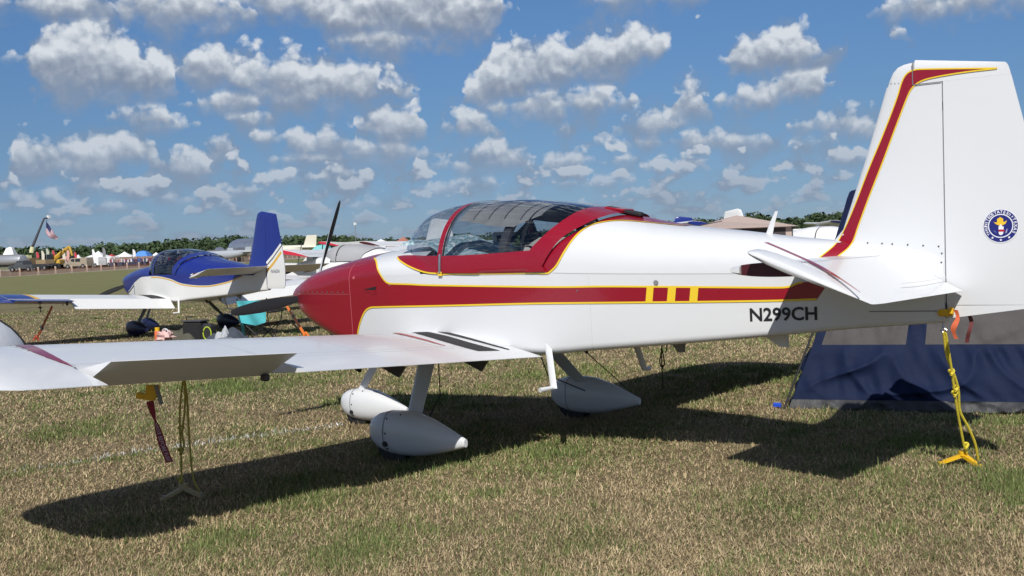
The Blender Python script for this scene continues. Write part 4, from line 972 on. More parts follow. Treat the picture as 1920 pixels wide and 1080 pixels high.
for sd in (-1,1):
    mesh('blue_flank', *patch([(x,1.0) for x in xx], [(x,float(BX(x))) for x in xx], hull, 6, .003, sd), BLUE, bf)
    mesh('gold_pinstripe', *ribbon([(x,float(BX(x))-.05) for x in xx[14:]], .022, hull, .005, sd), GOLD, bf)
    cx = np.linspace(.55,1.085,20); cv = np.interp(cx, [.55,.75,.95,1.085], [-.6,.15,.5,.66])
    mesh('white_chin', *patch(list(zip(cx,cv)), [(x,-1.0) for x in cx], hull, 6, .003, sd), DIRT, bcw)
    mesh('black_pinstripe', *ribbon(list(zip(cx,cv-.10)), .028, hull, .005, sd), BLK, bcw)
    A = resample([(5.645,1.42),(5.85,1.56),(6.11,1.78)],16); zr = np.linspace(.965,1.775,28)
    mesh('white_rudder_panel', *patch([(5.645+max(0,z-1.42)/.36*.465, z) for z in zr], [(float(fTE(z))-.003, z) for z in zr], fin_pos, 6, .003, sd), DIRT, brud)
    for dz, w, mm, nm in ((.0,.022,BLK,'black_pinstripe'),(-.11,.05,GOLD,'gold_stripe'),(.045,.05,DIRT,'white_stripe')):
        mesh(nm, *ribbon([(a,b+dz) for a,b in A], w, fin_pos, .005, sd), mm, brud)
    mesh('white_fin_panel', *patch(resample([(5.30,1.24),(5.45,1.32),(5.615,1.42)],8), resample([(5.30,1.20),(5.45,1.20),(5.615,1.20)],8), fin_pos, 4, .003, sd), DIRT, bfin)
V, F = text_mesh('N16GN', 1.0, .01); V[:,0] -= V[:,0].mean(); V = V/ (V[:,0].max()-V[:,0].min())
for sd in (-1,1): mesh('registration', [fin_pos(5.92+.26*p[0]*(1 if sd < 0 else -1), 1.30+.30*p[1], .005, sd) for p in V], F, NAVYP, brud, smooth=False)
for w in [o for o in blue.children if o.name.startswith('wing')]:
    s_ = -1 if np.mean([v.co.y for v in w.data.vertices]) < 0 else 1
    for nm, y0, y1, mm, f1, of in (('gold_band',3.30,3.40,GOLD,3.05-.305,.003),('blue_panel',3.40,3.925,BLUE,3.05-.305,.003),('walkway',.62,.95,WALK,2.7,.003)):
        x0 = 1.70 if nm != 'walkway' else 2.0
        Vp, Fp = patch([(x,-y0) for x in np.linspace(x0,f1,14)], [(x,-y1) for x in np.linspace(x0,f1,14)], wing_pos, 4, of); mesh(nm, [p*np.array([1,-s_,1]) for p in Vp], Fp, mm, w)
    for a in w.children:
        if a.name.startswith('aileron'): a.data.materials.clear(); a.data.materials.append(BLUE)
for ch in blue.children: ch.location.x -= 3.0
bpy.context.view_layer.update()
def bw(p): return np.array(blue.matrix_world @ Vector((p[0]-3, p[1], p[2])))
def strap(name, label, P0, P1, m, w=.05):
    P0, P1 = np.array(P0), np.array(P1); o = thing(name, label, 'strap', tuple(P1)); d = P1-P0; s = np.cross(d, cf); s /= np.linalg.norm(s)
    L = [P0+d*k-P1 for k in np.linspace(0,1,8)]; mesh('webbing', [p+s*w/2*e for p in L for e in (-1,1)], [(2*i,2*i+1,2*i+3,2*i+2) for i in range(7)], m, o)
    MB().box(P0+d*.62-P1, (.06,.05,.09), bev=.01).build('ratchet', GREY, o)
    for e in (-1,1): MB().tube([np.array([0,0,.10]), np.array([e*.07,e*.03,-.02])], .018, 8).build('stake', m, o)
    return o
strap('tie_down_strap', 'rust red strap staked under the blue wing tip', atD(98,574,24.8), atZ(68,638,-.18), mat('rust red strap', (.45,.07,.025), .6))
strap('tie_down_strap', 'bright orange strap staked between the turquoise chair and the crimson nose', bw((2.0,2.6,.80)), atZ(574,632,-.18), ORANGE, .06)
hg = thing('control_lock', 'small black lock hanging from the blue wing', 'lock', tuple(atD(75,573,24.6)))
MB().box((0,0,-.04), (.09,.04,.03), bev=.008).build('bar', BLACK, hg); MB().tube([(0,0,.03),(.01,0,-.14)], .010, 6).build('stem', BLACK, hg)
# camp under the blue aircraft
ZG = -.18
def at_base(px, py): q = atZ(px, py, ZG); return (q[0], q[1], ZG)
def chair(px, py, rz):
    o = thing('camp_chair', 'black folding camp chair with a turquoise towel hung over its back', 'camp chair', at_base(px,py), rz)
    for a, b in (((-.25,-.22,0),(.25,-.22,.42)),((.25,-.22,0),(-.25,-.22,.42)),((-.25,.22,0),(.25,.22,.42)),((.25,.22,0),(-.25,.22,.42)),((-.25,-.22,0),(-.25,.22,.42)),((-.25,.22,0),(-.25,-.22,.42)),((.25,-.22,0),(.25,.22,.42)),((.25,.22,0),(.25,-.22,.42))): MB().tube([a,b], .009, 6).build('leg', BLACK, o)
    for s in (-1,1):
        MB().tube([(s*.27,.22,.40),(s*.30,.30,.86)], .010, 6).build('back_post', BLACK, o); MB().box((s*.30,-.02,.60), (.06,.50,.03), bev=.01).build('armrest', BLACK, o)
        MB().tube([(s*.27,-.22,.40),(s*.30,-.24,.60)], .010, 6).build('arm_post', BLACK, o)
    V = []; F = []
    for i in range(13):
        for j in range(7): u, v = i/12-.5, j/6; V.append((u*.56, -.24+.48*v, .42-.09*math.cos(u*math.pi)*(1-.3*v)))
    for i in range(12):
        for j in range(6): a = i*7+j; F.append((a,a+1,a+8,a+7))
    mesh('seat', V, F, BLACK, o); return o
ch_ = chair(492,646,R(200))
tw = thing('towel', 'turquoise towel draped over the black camp chair', 'towel', tuple(np.array(ch_.location)+np.array([0,0,.42])), R(200))
TQ = mat('turquoise towel cloth', (.09,.50,.55), .9, var=.1, bump=.5, bscale=30)
V = []; F = []
for i in range(17):
    for j in range(11): u, v = i/16-.5, j/10; V.append((u*(.60-.12*v), .27+.07*(1-v)+.02*math.sin(9*u+4*v)-.05*math.cos(u*math.pi)*v, .46*(1-v)-.06+.03*abs(u)*4*v))
for i in range(16):
    for j in range(10): a = i*11+j; F.append((a,a+1,a+12,a+11))
mesh('back_fall', V, F, TQ, tw)
V = [];
for i in range(6):
    for j in range(9): u, v = i/5, j/8; V.append((.30+.05*u+.03*math.sin(5*v), .25-.30*u*(1-.4*v), .30-.58*v*(.75+.25*u)))
mesh('side_fall', V, [(i*9+j,i*9+j+1,i*9+j+10,i*9+j+9) for i in range(5) for j in range(8)], TQ, tw)
cl = thing('cooler_bag', 'black cooler bag with a raised lid standing under the blue fuselage', 'cooler bag', at_base(368,640), R(20))
MB().box((0,0,.20), (.42,.30,.36), bev=.03).build('body', BLACK, cl); MB().box((.0,0,.40), (.44,.32,.03), bev=.01).build('lid', DKGREY, cl); MB().tube([(-.2,0,.40),(-.2,0,.48),(-.05,0,.48)], .014, 6).build('handle', BLACK, cl)
bg_ = thing('backpack', 'black backpack with a lime green zip loop next to the cooler bag', 'backpack', at_base(392,643), R(40))
MB().box((0,0,.19), (.26,.22,.36), bev=.06).build('body', BLACK, bg_)
MB().tube([(.075*math.cos(a),-.113,.19+.12*math.sin(a)) for a in np.linspace(0,2*math.pi,20)], .012, 6).build('zip_piping', mat('lime piping', (.42,.55,.03), .6), bg_)
bo = thing('bottle', 'orange bottle with a yellow cap on the grass below the blue wing', 'bottle', at_base(296,640))
MB().rings([[np.array([r_*math.cos(a), r_*math.sin(a), z]) for a in np.linspace(0,2*math.pi,14,endpoint=False)] for z, r_ in ((0,.05),(.02,.06),(.17,.06),(.21,.05))]).build('body', mat('orange label', (.70,.16,.06), .5), bo); MB().disc((0,0,.24), (0,0,1), .048, .07, 14).build('cap', PLY, bo)
pb = thing('plastic_bag', 'crumpled pink and white plastic bag beside the orange bottle', 'plastic bag', at_base(312,642))
V = []; F = []
for i in range(9):
    for j in range(14): a, b_ = math.pi*i/8, 2*math.pi*j/14; k = 1+.25*math.sin(5*b_+3*a)+.15*math.sin(9*a+2*b_); V.append((.20*k*math.sin(a)*math.cos(b_), .16*k*math.sin(a)*math.sin(b_), .11+.11*k*math.cos(a)))
F = [(i*14+j, i*14+(j+1)%14, (i+1)*14+(j+1)%14, (i+1)*14+j) for i in range(8) for j in range(14)]
mesh('film', V, F, mat('pink plastic film', (.70,.45,.42), .4, var=.3, vscale=14), pb, ang=20); MB().tube([(.1*math.cos(a)+.05,-.05,.2+.07*math.sin(a)) for a in np.linspace(0,math.pi,10)], .012, 6).build('handle', WHITE, pb)
OLV = mat('olive canvas', (.075,.07,.05), .85, var=.15, bump=.6, bscale=10)
def heap(name, px, py, sx, sy, h, m, label, cat, rz=0):
    q = at_base(px,py); V = []; F = []; nx, ny = 16, 12
    for i in range(nx+1):
        for j in range(ny+1):
            u, v = 2*i/nx-1, 2*j/ny-1; e = max(0,1-u*u)*max(0,1-v*v)
            V.append((sx*u, sy*v, h*e**.6*(1+.25*math.sin(5*u+3*v)+.15*math.sin(11*v-4*u))-.005))
    F = [(i*(ny+1)+j, i*(ny+1)+j+1, (i+1)*(ny+1)+j+1, (i+1)*(ny+1)+j) for i in range(nx) for j in range(ny)]
    o = mesh(name, V, F, m); o.location = q; o.rotation_euler.z = rz; return tag(o, label, cat)
heap('tarpaulin', 345,640,.42,.28,.26, OLV, 'olive canvas tarpaulin heaped against the cooler bag', 'tarpaulin', R(15))
heap('sleeping_bag', 428,642,.55,.35,.22, mat('slate cloth', (.05,.06,.08), .8), 'slate grey sleeping bag spread beside the camp chair', 'sleeping bag')
heap('clothes_heap', 420,644,.18,.14,.26, mat('pale cloth', (.40,.42,.45), .8, var=.3), 'pale clothes dropped on the slate sleeping bag', 'clothes')
# white shelter at the left edge, next to the wing tip
wt = thing('pop_up_shelter', 'white pop-up shelter with black edging behind the near wing tip', 'shelter', tuple(np.array(place(-118,18.0))), 0)
WTC = mat('white ripstop', (.62,.64,.68), .7, var=.08, bump=.8, bscale=5)
for k in range(6):
    a0, a1 = k*math.pi/3, (k+1)*math.pi/3; V = []; F = []
    for i in range(9):
        for j in range(9): f = i/8; a = a0+(a1-a0)*f; rr = 1.18*math.cos(j/8*math.pi/2)**.75*(1-.05*math.sin(f*math.pi)); V.append((rr*math.cos(a), rr*math.sin(a), .98*math.sin(j/8*math.pi/2)))
    for i in range(8):
        for j in range(8): q = i*9+j; F.append((q,q+1,q+10,q+9))
    mesh('gore', V, F, WTC, wt)
    MB().tube([(1.19*math.cos(t)**.75*math.cos(a0), 1.19*math.cos(t)**.75*math.sin(a0), .985*math.sin(t)) for t in np.linspace(0,1.5,12)], .016, 6).build('pole', BLACK, wt)

# ---------------------------------------------------------------- more parked aircraft
def plain(name, label, c, px, D, rz, xl=3.0, group=None):
    o = thing(name, label, 'airplane', (0,0,0), rz, group); airplane(o, c)
    for ch in o.children: ch.location.x -= xl
    o.location = place(px, D); return o
PW = mat('chalk white paint', (.76,.76,.75), .35, var=.04); COVER = mat('silver grey canopy cover', (.34,.34,.35), .7, var=.1, bump=.5, bscale=10)
base = dict(blue=1, lower=PW, upper=PW, cowl=PW, surf=PW, deck=PW, spinner=PW, blade=GREY, blades=(20,140,260), flap=0, aileron=0, tip=PW, fin=PW, rudder=PW, stab=PW, elevator=10, pant=PW, leg=PW, glass=COVER, frame=COVER, seat=GREY)
wnv = plain('light_airplane', 'white topped navy bellied airplane with its nose beside the tan tent', dict(base, lower=NAVYP, cowl=PW, glass=PW, frame=PW, blades=(40,160,280)), 1530, 36, R(168), 2.6)
cov = plain('light_airplane', 'white low-wing airplane with a silver grey cover over its canopy', base, 558, 38, R(8), .1)
nav = plain('light_airplane', 'navy tailed white airplane parked behind the red fin band', dict(base, lower=NAVYP, fin=NAVYP, rudder=NAVYP, glass=GLASSB, frame=PW, blades=(35,155,275)), 1612, 24.5, R(-3), 5.5)
bfp = plain('light_airplane', 'white airplane with a bright blue fin beyond the turtle deck', dict(base, fin=BLUE, rudder=BLUE, glass=GLASSB, frame=PW, blades=(15,195)), 1279, 48, R(40), 5.5)
def highwing(label, px, D, rz, m, trim, sc=.84):
    o = thing('high_wing_airplane', label, 'airplane', place(px, D), rz)
    tl = R(9)                                             # sits on its tail wheel: x aft, nose up
    def T(p): return np.array([p[0]*math.cos(tl)+0*p[2], p[1], p[2]*math.cos(tl)-p[0]*math.sin(tl)+0.0])
    st = ((-1.55,.30,.75,1.25),(-1.45,.42,.68,1.32),(-.6,.50,.62,1.40),(-.2,.52,.60,1.92),(.9,.50,.66,1.96),(1.6,.38,.80,1.62),(3.4,.14,1.02,1.36),(4.3,.05,1.12,1.30))
    f = MB().rings([[T((x, w*sy, b if sz < 0 else t_)) for sy, sz in ((-1,-1),(-1,1),(-.75,1),(.75,1),(1,1),(1,-1))] for x, w, b, t_ in st]).build('fuselage', m, o, ang=25)
    for s in (-1,1):
        MB().add([T(p) for p in ((-.15,s*.523,1.42),(.35,s*.52,1.42),(.35,s*.515,1.86),(-.05,s*.52,1.84))], [(0,1,2,3)]).build('window', GLASSB, f, smooth=False)
        MB().add([T(p) for p in ((.42,s*.518,1.42),(.9,s*.508,1.45),(.9,s*.505,1.86),(.42,s*.515,1.86))], [(0,1,2,3)]).build('window', GLASSB, f, smooth=False)
        w = MB().rings([[T((p[0],p[1],p[2])) for p in lift_ring((-.35,s*y,1.93+.015*y),(1.0-.0*y,s*y,1.88+.015*y),(0,0,1),.13,.02)] for y in (.0,2.2,4.3,4.5)]).build('wing', m, o)
        MB().add([T(p) for p in ((.68,s*.6,1.985),(.70,s*.6,1.985),(.70,s*4.3,2.035),(.68,s*4.3,2.035))], [(0,1,2,3)]).build('flap_gap', DKGREY, w, smooth=False)
        MB().rings([[T(p) for p in lift_ring((-.35,s*y,2.0),(1.0,s*y,1.95),(0,0,1),.10,.02)] for y in (4.51,4.62)]).build('wing_tip', trim, w)
        MB().tube([T((.2,s*.5,.72)), T((.25,s*2.3,1.93))], .025, 6).build('strut', m, o)
        MB().tube([T((-.5,s*.45,.70)), (-.55,s*.95,.24)], .03, 6).build('gear_leg', m, o); MB().disc((-.55,s*1.0,.23), (0,1,0), .23, .14, 18).build('wheel', BLACK, o)
        MB().rings([[T(p) for p in lift_ring((3.55,s*y,1.24),(4.7-.05*y,s*y,1.24),(0,0,1),.06)] for y in (.03,1.4)]).build('stabilizer', m, o)
    MB().rings([[T(p) for p in lift_ring((3.45+.55*k,0,1.25+1.15*k),(4.95-.15*k,0,1.25+1.15*k),(0,1,0),.07)] for k in (0,.6,.92,1)]).build('fin', m, o)
    MB().add([T(p) for p in ((3.7,-.06,1.4),(3.85,-.06,1.4),(4.3,-.05,2.3),(4.2,-.05,2.3))], [(0,1,2,3)]).build('fin_stripe', trim, o, smooth=False)
    MB().add([T(p) for p in ((-1.4,-.43,.95),(3.3,-.17,1.15),(3.3,-.17,1.22),(-1.4,-.43,1.12))], [(0,1,2,3)]).build('side_stripe', trim, o, smooth=False)
    p = MB().disc(T((-1.62,0,1.02)), (1,0,0), .10, .12, 14).build('propeller', DKGREY, o)
    for a in (20,200): MB().tube([T((-1.64,0,1.02)), T((-1.64,.85*math.sin(R(a)),1.02+.85*math.cos(R(a))))], [.05,.03], 6).build('blade', BLACK, p)
    MB().disc((4.3*math.cos(tl),0,.10), (0,1,0), .10, .06, 12).build('tail_wheel', BLACK, o)
    o.scale = (sc,sc,sc); return o
REDT = mat('bright red trim', (.55,.02,.05), .4)
highwing('white high-wing taildragger with pink red wing tips behind the blue rudder', 600, 40, R(31), PW, REDT)
highwing('white high-wing taildragger with red stripes behind the crimson nose', 722, 52, R(20), PW, REDT)
highwing('white high-wing taildragger with blue trim seen past the turtle deck', 1222, 46, R(52), PW, BLUE, 1.06)
highwing('white high-wing taildragger with dark grey trim next to the tan tent', 1300, 60, R(20), PW, GREY, 1.1)
highwing('cream high-wing taildragger with red trim standing beyond the grey covered airplane', 655, 75, R(30), mat('ivory paint', (.70,.68,.60), .4), REDT, 1.05)
highwing('white high-wing taildragger with maroon trim between the marquees and the windscreen', 768, 70, R(12), PW, MAROON, 1.0)
highwing('white high-wing taildragger with navy trim beyond the navy tailed airplane', 1545, 75, R(33), PW, NAVYP, 1.1)
# tan camping tent and a white awning beyond the turtle deck
tt = thing('cabin_tent', 'tan cabin tent with dark mesh windows beyond the turtle deck', 'tent', place(1385,26), R(28))
TAN = mat('tan canvas', (.42,.33,.29), .8, var=.1, bump=.4, bscale=6); DMESH = mat('dark mesh', (.05,.04,.04), .8)
hw, hd, he, hr = 1.12, 1.0, 1.84, 2.09
C = [(-hw,-hd),(hw,-hd),(hw,hd),(-hw,hd)]
for k in range(4):
    a, b_ = C[k], C[(k+1)%4]
    wl_ = mesh('wall', [(*a,0),(*b_,0),(*b_,he),(*a,he)], [(0,1,2,3)], TAN, tt, smooth=False)
    A, B = np.array([*a,0]), np.array([*b_,0]); n = np.cross(B-A, (0,0,1)); n /= np.linalg.norm(n)
    for u0, u1 in ((.06,.46),(.54,.94)): mesh('mesh_window', [A+(B-A)*u0+n*.006+(0,0,.75), A+(B-A)*u1+n*.006+(0,0,.75), A+(B-A)*u1+n*.006+(0,0,he-.06), A+(B-A)*u0+n*.006+(0,0,he-.06)], [(0,1,2,3)], DMESH, wl_, smooth=False)
    mesh('roof_panel', [(a[0]*1.12,a[1]*1.12,he-.04),(b_[0]*1.12,b_[1]*1.12,he-.04),(b_[0]*.28,b_[1]*.2,hr-.12),(0,0,hr),(a[0]*.28,a[1]*.2,hr-.12)], [(0,1,2,3,4)], TAN, tt, smooth=False)
    MB().tube([(*a,0),(*a,he),(a[0]*.28,a[1]*.2,hr-.12)], .014, 6).build('pole', DKGREY, tt)
# ---------------------------------------------------------------- far side of the field
def far_z(px, D, py): return CP[2]+(horizon(px)-py)*D/FPX       # height of a pixel at distance D
ZF = -.18
# orange snow fence
fence = thing('snow_fence', 'orange mesh snow fence with pale posts along the far side of the mown strip', 'fence', tuple(atZ(0,520,ZF)))
f0 = np.array(fence.location); fd = np.array([-.593,.805,0.0])
NET = bpy.data.materials.new('orange fence net'); NET.use_nodes = True; t = NT(NET.node_tree); nt = NET.node_tree; b = nt.nodes['Principled BSDF']; b.inputs['Base Color'].default_value = (.60,.22,.09,1); b.inputs['Roughness'].default_value = .7
gm = t.n('NewGeometry'); tr = t.n('BsdfTransparent'); ms = t.n('MixShader'); t.put(ms.inputs[0], t.m('MULTIPLY_ADD', t.noise(gm.outputs['Position'], 1.2, 3, .6), .5, .30)); t.put(ms.inputs[1], tr.outputs[0]); t.put(ms.inputs[2], b.outputs[0]); t.put(nt.nodes['Material Output'].inputs[0], ms.outputs[0])
POST = mat('pale fence post', (.66,.50,.40), .8)
NP = 44; sp_ = 4.9
for k in range(-5, NP):
    p = fd*sp_*k
    MB().box(p+np.array([0,0,.47]), (.14,.14,.94)).build('post', POST, fence, smooth=False)
    if k < NP-1:
        V = [p+fd*sp_*(i/4)+np.array([0,0,h-.09*math.sin(math.pi*i/4)*(h > .5)]) for i in range(5) for h in (.04,.74)]
        mesh('net_panel', V, [(2*i,2*i+2,2*i+3,2*i+1) for i in range(4)], NET, fence, smooth=False)
# wood beyond the airfield
def build_wood():
    prof = np.array([(-300,468),(0,464),(60,462),(120,463),(200,455),(260,453),(300,450),(350,444),(400,441),(440,438),(520,438),(600,440),(640,434),(662,437),(675,447),(760,448),(820,442),(1000,432),(1200,420),(1285,408),(1320,404),(1345,408),(1380,396),(1400,394),(1420,400),(1440,396),(1470,407),(1500,402),(1540,395),(1580,392),(1700,386),(1920,378),(2300,365)])
    V = []; F = []; C = []; r_ = np.random.default_rng(3)
    for px in np.arange(-320, 2300, 7.0):
        for lay in range(2):
            D = r_.uniform(520, 600)+lay*60; p_ = px+r_.uniform(-5,5); H = (far_z(p_, D, np.interp(p_, prof[:,0], prof[:,1]))+.2)*r_.uniform(.82,1.06)-(lay == 0)*r_.uniform(0,1.5)
            H = max(H, 4); d = ray(p_,540); d = d/math.hypot(d[0],d[1]); cx, cy = CP[0]+d[0]*D, CP[1]+d[1]*D; R0 = r_.uniform(2.6,4.6); tint = r_.uniform(.7,1.3)
            nl = 5
            for q in range(nl):
                bx_, by_, bz_ = r_.normal(0,R0*.5), r_.normal(0,R0*.5), H*r_.uniform(.32,.80); br = R0*r_.uniform(.45,.8)
                for _ in range(26):
                    n = r_.normal(size=3); n /= np.linalg.norm(n); c = np.array([cx+bx_,cy+by_,min(bz_+ZF, H-br*.6)])+n*br*np.array([1,1,.8])*r_.uniform(.7,1.05)
                    a = np.cross(n, r_.normal(size=3)); a /= np.linalg.norm(a); e = np.cross(n, a); s = r_.uniform(.45,1.0); i = len(V)
                    V += [c+a*s, c+e*s*.8, c-a*s, c-e*s*.8]; F.append((i,i+1,i+2,i+3)); C.append(tint*r_.uniform(.75,1.25))
            for _ in range(10):
                a0 = r_.uniform(0,6.28); c = np.array([cx+math.cos(a0)*R0*.9, cy+math.sin(a0)*R0*.9, r_.uniform(.2,H*.4)]); i = len(V); s = r_.uniform(.8,1.6)
                V += [c+cr*s, c+np.array([0,0,s]), c-cr*s, c-np.array([0,0,s])]; F.append((i,i+1,i+2,i+3)); C.append(tint*.8)
    me = bpy.data.meshes.new('wood'); me.from_pydata([tuple(v) for v in V], [], F); me.update()
    at = me.attributes.new('tint', 'FLOAT', 'FACE'); at.data.foreach_set('value', np.array(C, np.float32))
    m = bpy.data.materials.new('tree foliage'); m.use_nodes = True; t = NT(m.node_tree); b = m.node_tree.nodes['Principled BSDF']; an = t.n('Attribute', attribute_name='tint')
    t.put(b.inputs['Base Color'], t.v('SCALE', t.mix(0.0, (.052,.080,.036), (0,0,0)), an.outputs['Fac'])); b.inputs['Roughness'].default_value = .8; b.inputs['Specular IOR Level'].default_value = .2
    kind(obj('wood', me, m, smooth=False), 'stuff', 'dark green belt of trees closing the far side of the airfield')
build_wood()
HW = mat('white fabric', (.78,.78,.78), .7); RDF = mat('red fabric', (.45,.05,.06), .7); BLF = mat('bright blue fabric', (.08,.24,.62), .7)
def canopy(px, D, w, h, m, label, flat=False):
    o = thing('event_tent', label, 'tent', (*place(px,D)[:2], ZF), R(38.5+random.uniform(-8,8)), None); hw = w/2; e = h*.58
    if flat: mesh('roof', [(-hw,-hw,e),(hw,-hw,e),(hw,hw,e),(-hw,hw,e),(-hw*.5,-hw*.5,h*.93),(hw*.5,-hw*.5,h*.93),(hw*.5,hw*.5,h*.93),(-hw*.5,hw*.5,h*.93),(0,0,h)], [(0,1,5,4),(1,2,6,5),(2,3,7,6),(3,0,4,7),(4,5,8),(5,6,8),(6,7,8),(7,4,8)], m, o)
    else: mesh('roof', [(-hw,-hw,e),(hw,-hw,e),(hw,hw,e),(-hw,hw,e),(-hw*.35,-hw*.35,e+(h-e)*.5),(hw*.35,-hw*.35,e+(h-e)*.5),(hw*.35,hw*.35,e+(h-e)*.5),(-hw*.35,hw*.35,e+(h-e)*.5),(0,0,h)], [(0,1,5,4),(1,2,6,5),(2,3,7,6),(3,0,4,7),(4,5,8),(5,6,8),(6,7,8),(7,4,8)], m, o, smooth=False)
    for k in range(4):
        a, b_ = ((-1,-1),(1,-1),(1,1),(-1,1))[k], ((1,-1),(1,1),(-1,1),(-1,-1))[k]
        mesh('valance', [(a[0]*hw*1.01,a[1]*hw*1.01,e+.01),(b_[0]*hw*1.01,b_[1]*hw*1.01,e+.01),(b_[0]*hw*1.01,b_[1]*hw*1.01,e-.35),(a[0]*hw*1.01,a[1]*hw*1.01,e-.35)], [(0,1,2,3)], m, o, smooth=False)
        MB().tube([(a[0]*hw*.97,a[1]*hw*.97,0),(a[0]*hw*.97,a[1]*hw*.97,e)], .05, 5).build('leg', GREY, o)
    return o
for px, D, w, h, m, lb, fl in ((150,262,2.2,2.7,HW,'small white peaked tent beside the yellow excavator',0),(188,264,4.6,3.3,HW,'large white peaked tent behind the white van',0),(237,272,5.0,3.0,HW,'wide white peaked tent between the white van and the blue tent',0),(272,270,3.2,3.1,BLF,'bright blue domed tent among the white ones',1),
    (296,274,3.6,2.6,HW,'white tent just past the blue domed tent',0),(130,275,4.0,2.7,mat('pale red fabric',(.62,.28,.26),.7),'pale red stall tent behind the yellow excavator',0),(212,280,4.5,2.6,RDF,'dark red stall tent behind the wide white one',0),(23,330,3.0,5.6,HW,'white domed awning above the tanker truck',1),(718,260,8.5,3.6,HW,'broad white marquee beyond the crimson nose',0),(695,250,6.0,3.0,HW,'white marquee annex beside the broad one',0),(760,240,6.0,3.8,mat('brick fabric',(.35,.15,.11),.7),'brick red stall tent at the end of the marquees',0),(608,190,3.2,2.6,mat('aqua fabric',(.18,.5,.5),.7),'pale aqua sun shelter past the cream patrol plane',1)):
    canopy(px, D, w, h, m, lb, fl)
GLD = mat('dark car glass', (.02,.025,.03), .15)
def wheels(o, P, r=.42, w=.26):
    for p in P: q = MB().disc((p[0],p[1],r), (0,1,0), r, w, 18).build('wheel', BLACK, o); MB().disc((p[0],p[1],r), (0,1,0), r*.55, w+.02, 12).build('rim', GREY, q)
def body(o, prof, hw, m, name='body', taper=.86, zt=None):
    """side profile (x,z) extruded to a vehicle body, narrowed above the waist"""
    zw = np.median([p[1] for p in prof]) if zt is None else zt
    L = [(x, -hw*(1 if z <= zw else taper), z) for x, z in prof]; Rr = [(x, hw*(1 if z <= zw else taper), z) for x, z in prof]; n = len(prof)
    return mesh(name, L+Rr, [tuple(range(n)), tuple(range(2*n-1,n-1,-1))]+[(k,n+k,n+(k+1)%n,(k+1)%n) for k in range(n)], m, o, smooth=False)
def van(px, D, rz, m, label):
    o = thing('van', label, 'van', (*place(px,D)[:2], ZF), rz)
    b_ = body(o, [(-2.6,.45),(-2.6,1.0),(-1.75,1.15),(-1.0,1.95),(2.5,1.98),(2.6,1.2),(2.6,.45)], .95, m, zt=1.2)
    for s in (-1,1):
        mesh('side_window', [(-1.15,s*.93,1.25),(-.2,s*.93,1.25),(-.2,s*.86,1.78),(-.85,s*.86,1.78)], [(0,1,2,3)], GLD, b_, smooth=False); mesh('side_window', [(0,s*.93,1.25),(1.1,s*.93,1.25),(1.1,s*.86,1.78),(0,s*.86,1.78)], [(0,1,2,3)], GLD, b_, smooth=False)
    mesh('windscreen', [(-1.74,-.78,1.19),(-1.74,.78,1.19),(-1.05,.74,1.90),(-1.05,-.74,1.90)], [(0,1,2,3)], GLD, b_, smooth=False)
    for s in (-1,1): MB().box((-2.61,s*.7,.85), (.04,.3,.16)).build('headlight', EMW, b_, smooth=False)
    wheels(o, [(-1.7,-.86,0),(-1.7,.86,0),(1.7,-.86,0),(1.7,.86,0)]); return o
van(176,236,R(10),PW,'white van parked in front of the large peaked tent'); van(203,240,R(5),PW,'white car parked behind the white van')
def pickup(px, D, rz, m, label):
    o = thing('pickup_truck', label, 'pickup truck', (*place(px,D)[:2], ZF), rz)
    b_ = body(o, [(-2.7,.5),(-2.7,1.05),(-1.4,1.15),(-.9,1.8),(.5,1.8),(.6,1.15),(2.7,1.15),(2.7,.5)], .95, m, zt=1.2)
    for s in (-1,1): mesh('side_window', [(-1.1,s*.9,1.25),(.4,s*.9,1.25),(.4,s*.85,1.7),(-.8,s*.85,1.7)], [(0,1,2,3)], GLD, b_, smooth=False)
    wheels(o, [(-1.8,-.86,0),(-1.8,.86,0),(1.8,-.86,0),(1.8,.86,0)]); return o
pickup(49,205,R(12),mat('gunmetal paint',(.07,.075,.08),.4),'dark grey pickup parked between the tanker and the crane truck'); pickup(228,245,R(0),mat('sand paint',(.35,.30,.22),.5),'sand coloured pickup parked past the white cars')
def tanker(px, D, rz):
    o = thing('tanker_truck', 'silver fuel tanker truck with a white cab', 'tanker truck', (*place(px,D)[:2], ZF), rz)
    MB().rings([[np.array([x, 1.1*k*math.cos(a), 1.95+.85*k*math.sin(a)]) for a in np.linspace(0,2*math.pi,20,endpoint=False)] for x, k in ((-2.6,.3),(-2.5,.9),(-2.3,1),(3.6,1),(3.8,.9),(3.9,.3))]).build('tank', mat('dull aluminium', (.50,.51,.53), .45, metal=.6), o)
    MB().box((.4,0,.95), (8.4,.9,.25)).build('chassis', BLACK, o, smooth=False)
    c_ = body(o, [(-5.0,.6),(-5.0,1.6),(-4.6,2.6),(-3.0,2.6),(-3.0,.6)], 1.1, PW, 'cab', .95); mesh('windscreen', [(-5.0,-.95,1.62),(-5.0,.95,1.62),(-4.64,.9,2.5),(-4.64,-.9,2.5)], [(0,1,2,3)], GLD, c_, smooth=False)
    MB().box((.5,0,2.85), (5.0,.5,.12)).build('catwalk', GREY, o, smooth=False)
    wheels(o, [(-4.2,-1,0),(-4.2,1,0),(2.2,-1,0),(2.2,1,0),(3.3,-1,0),(3.3,1,0)], .5, .3)
tanker(16,215,R(14))
van(150,228,R(18),mat('tan car paint',(.32,.27,.2),.4),'tan van parked below the small peaked tent')
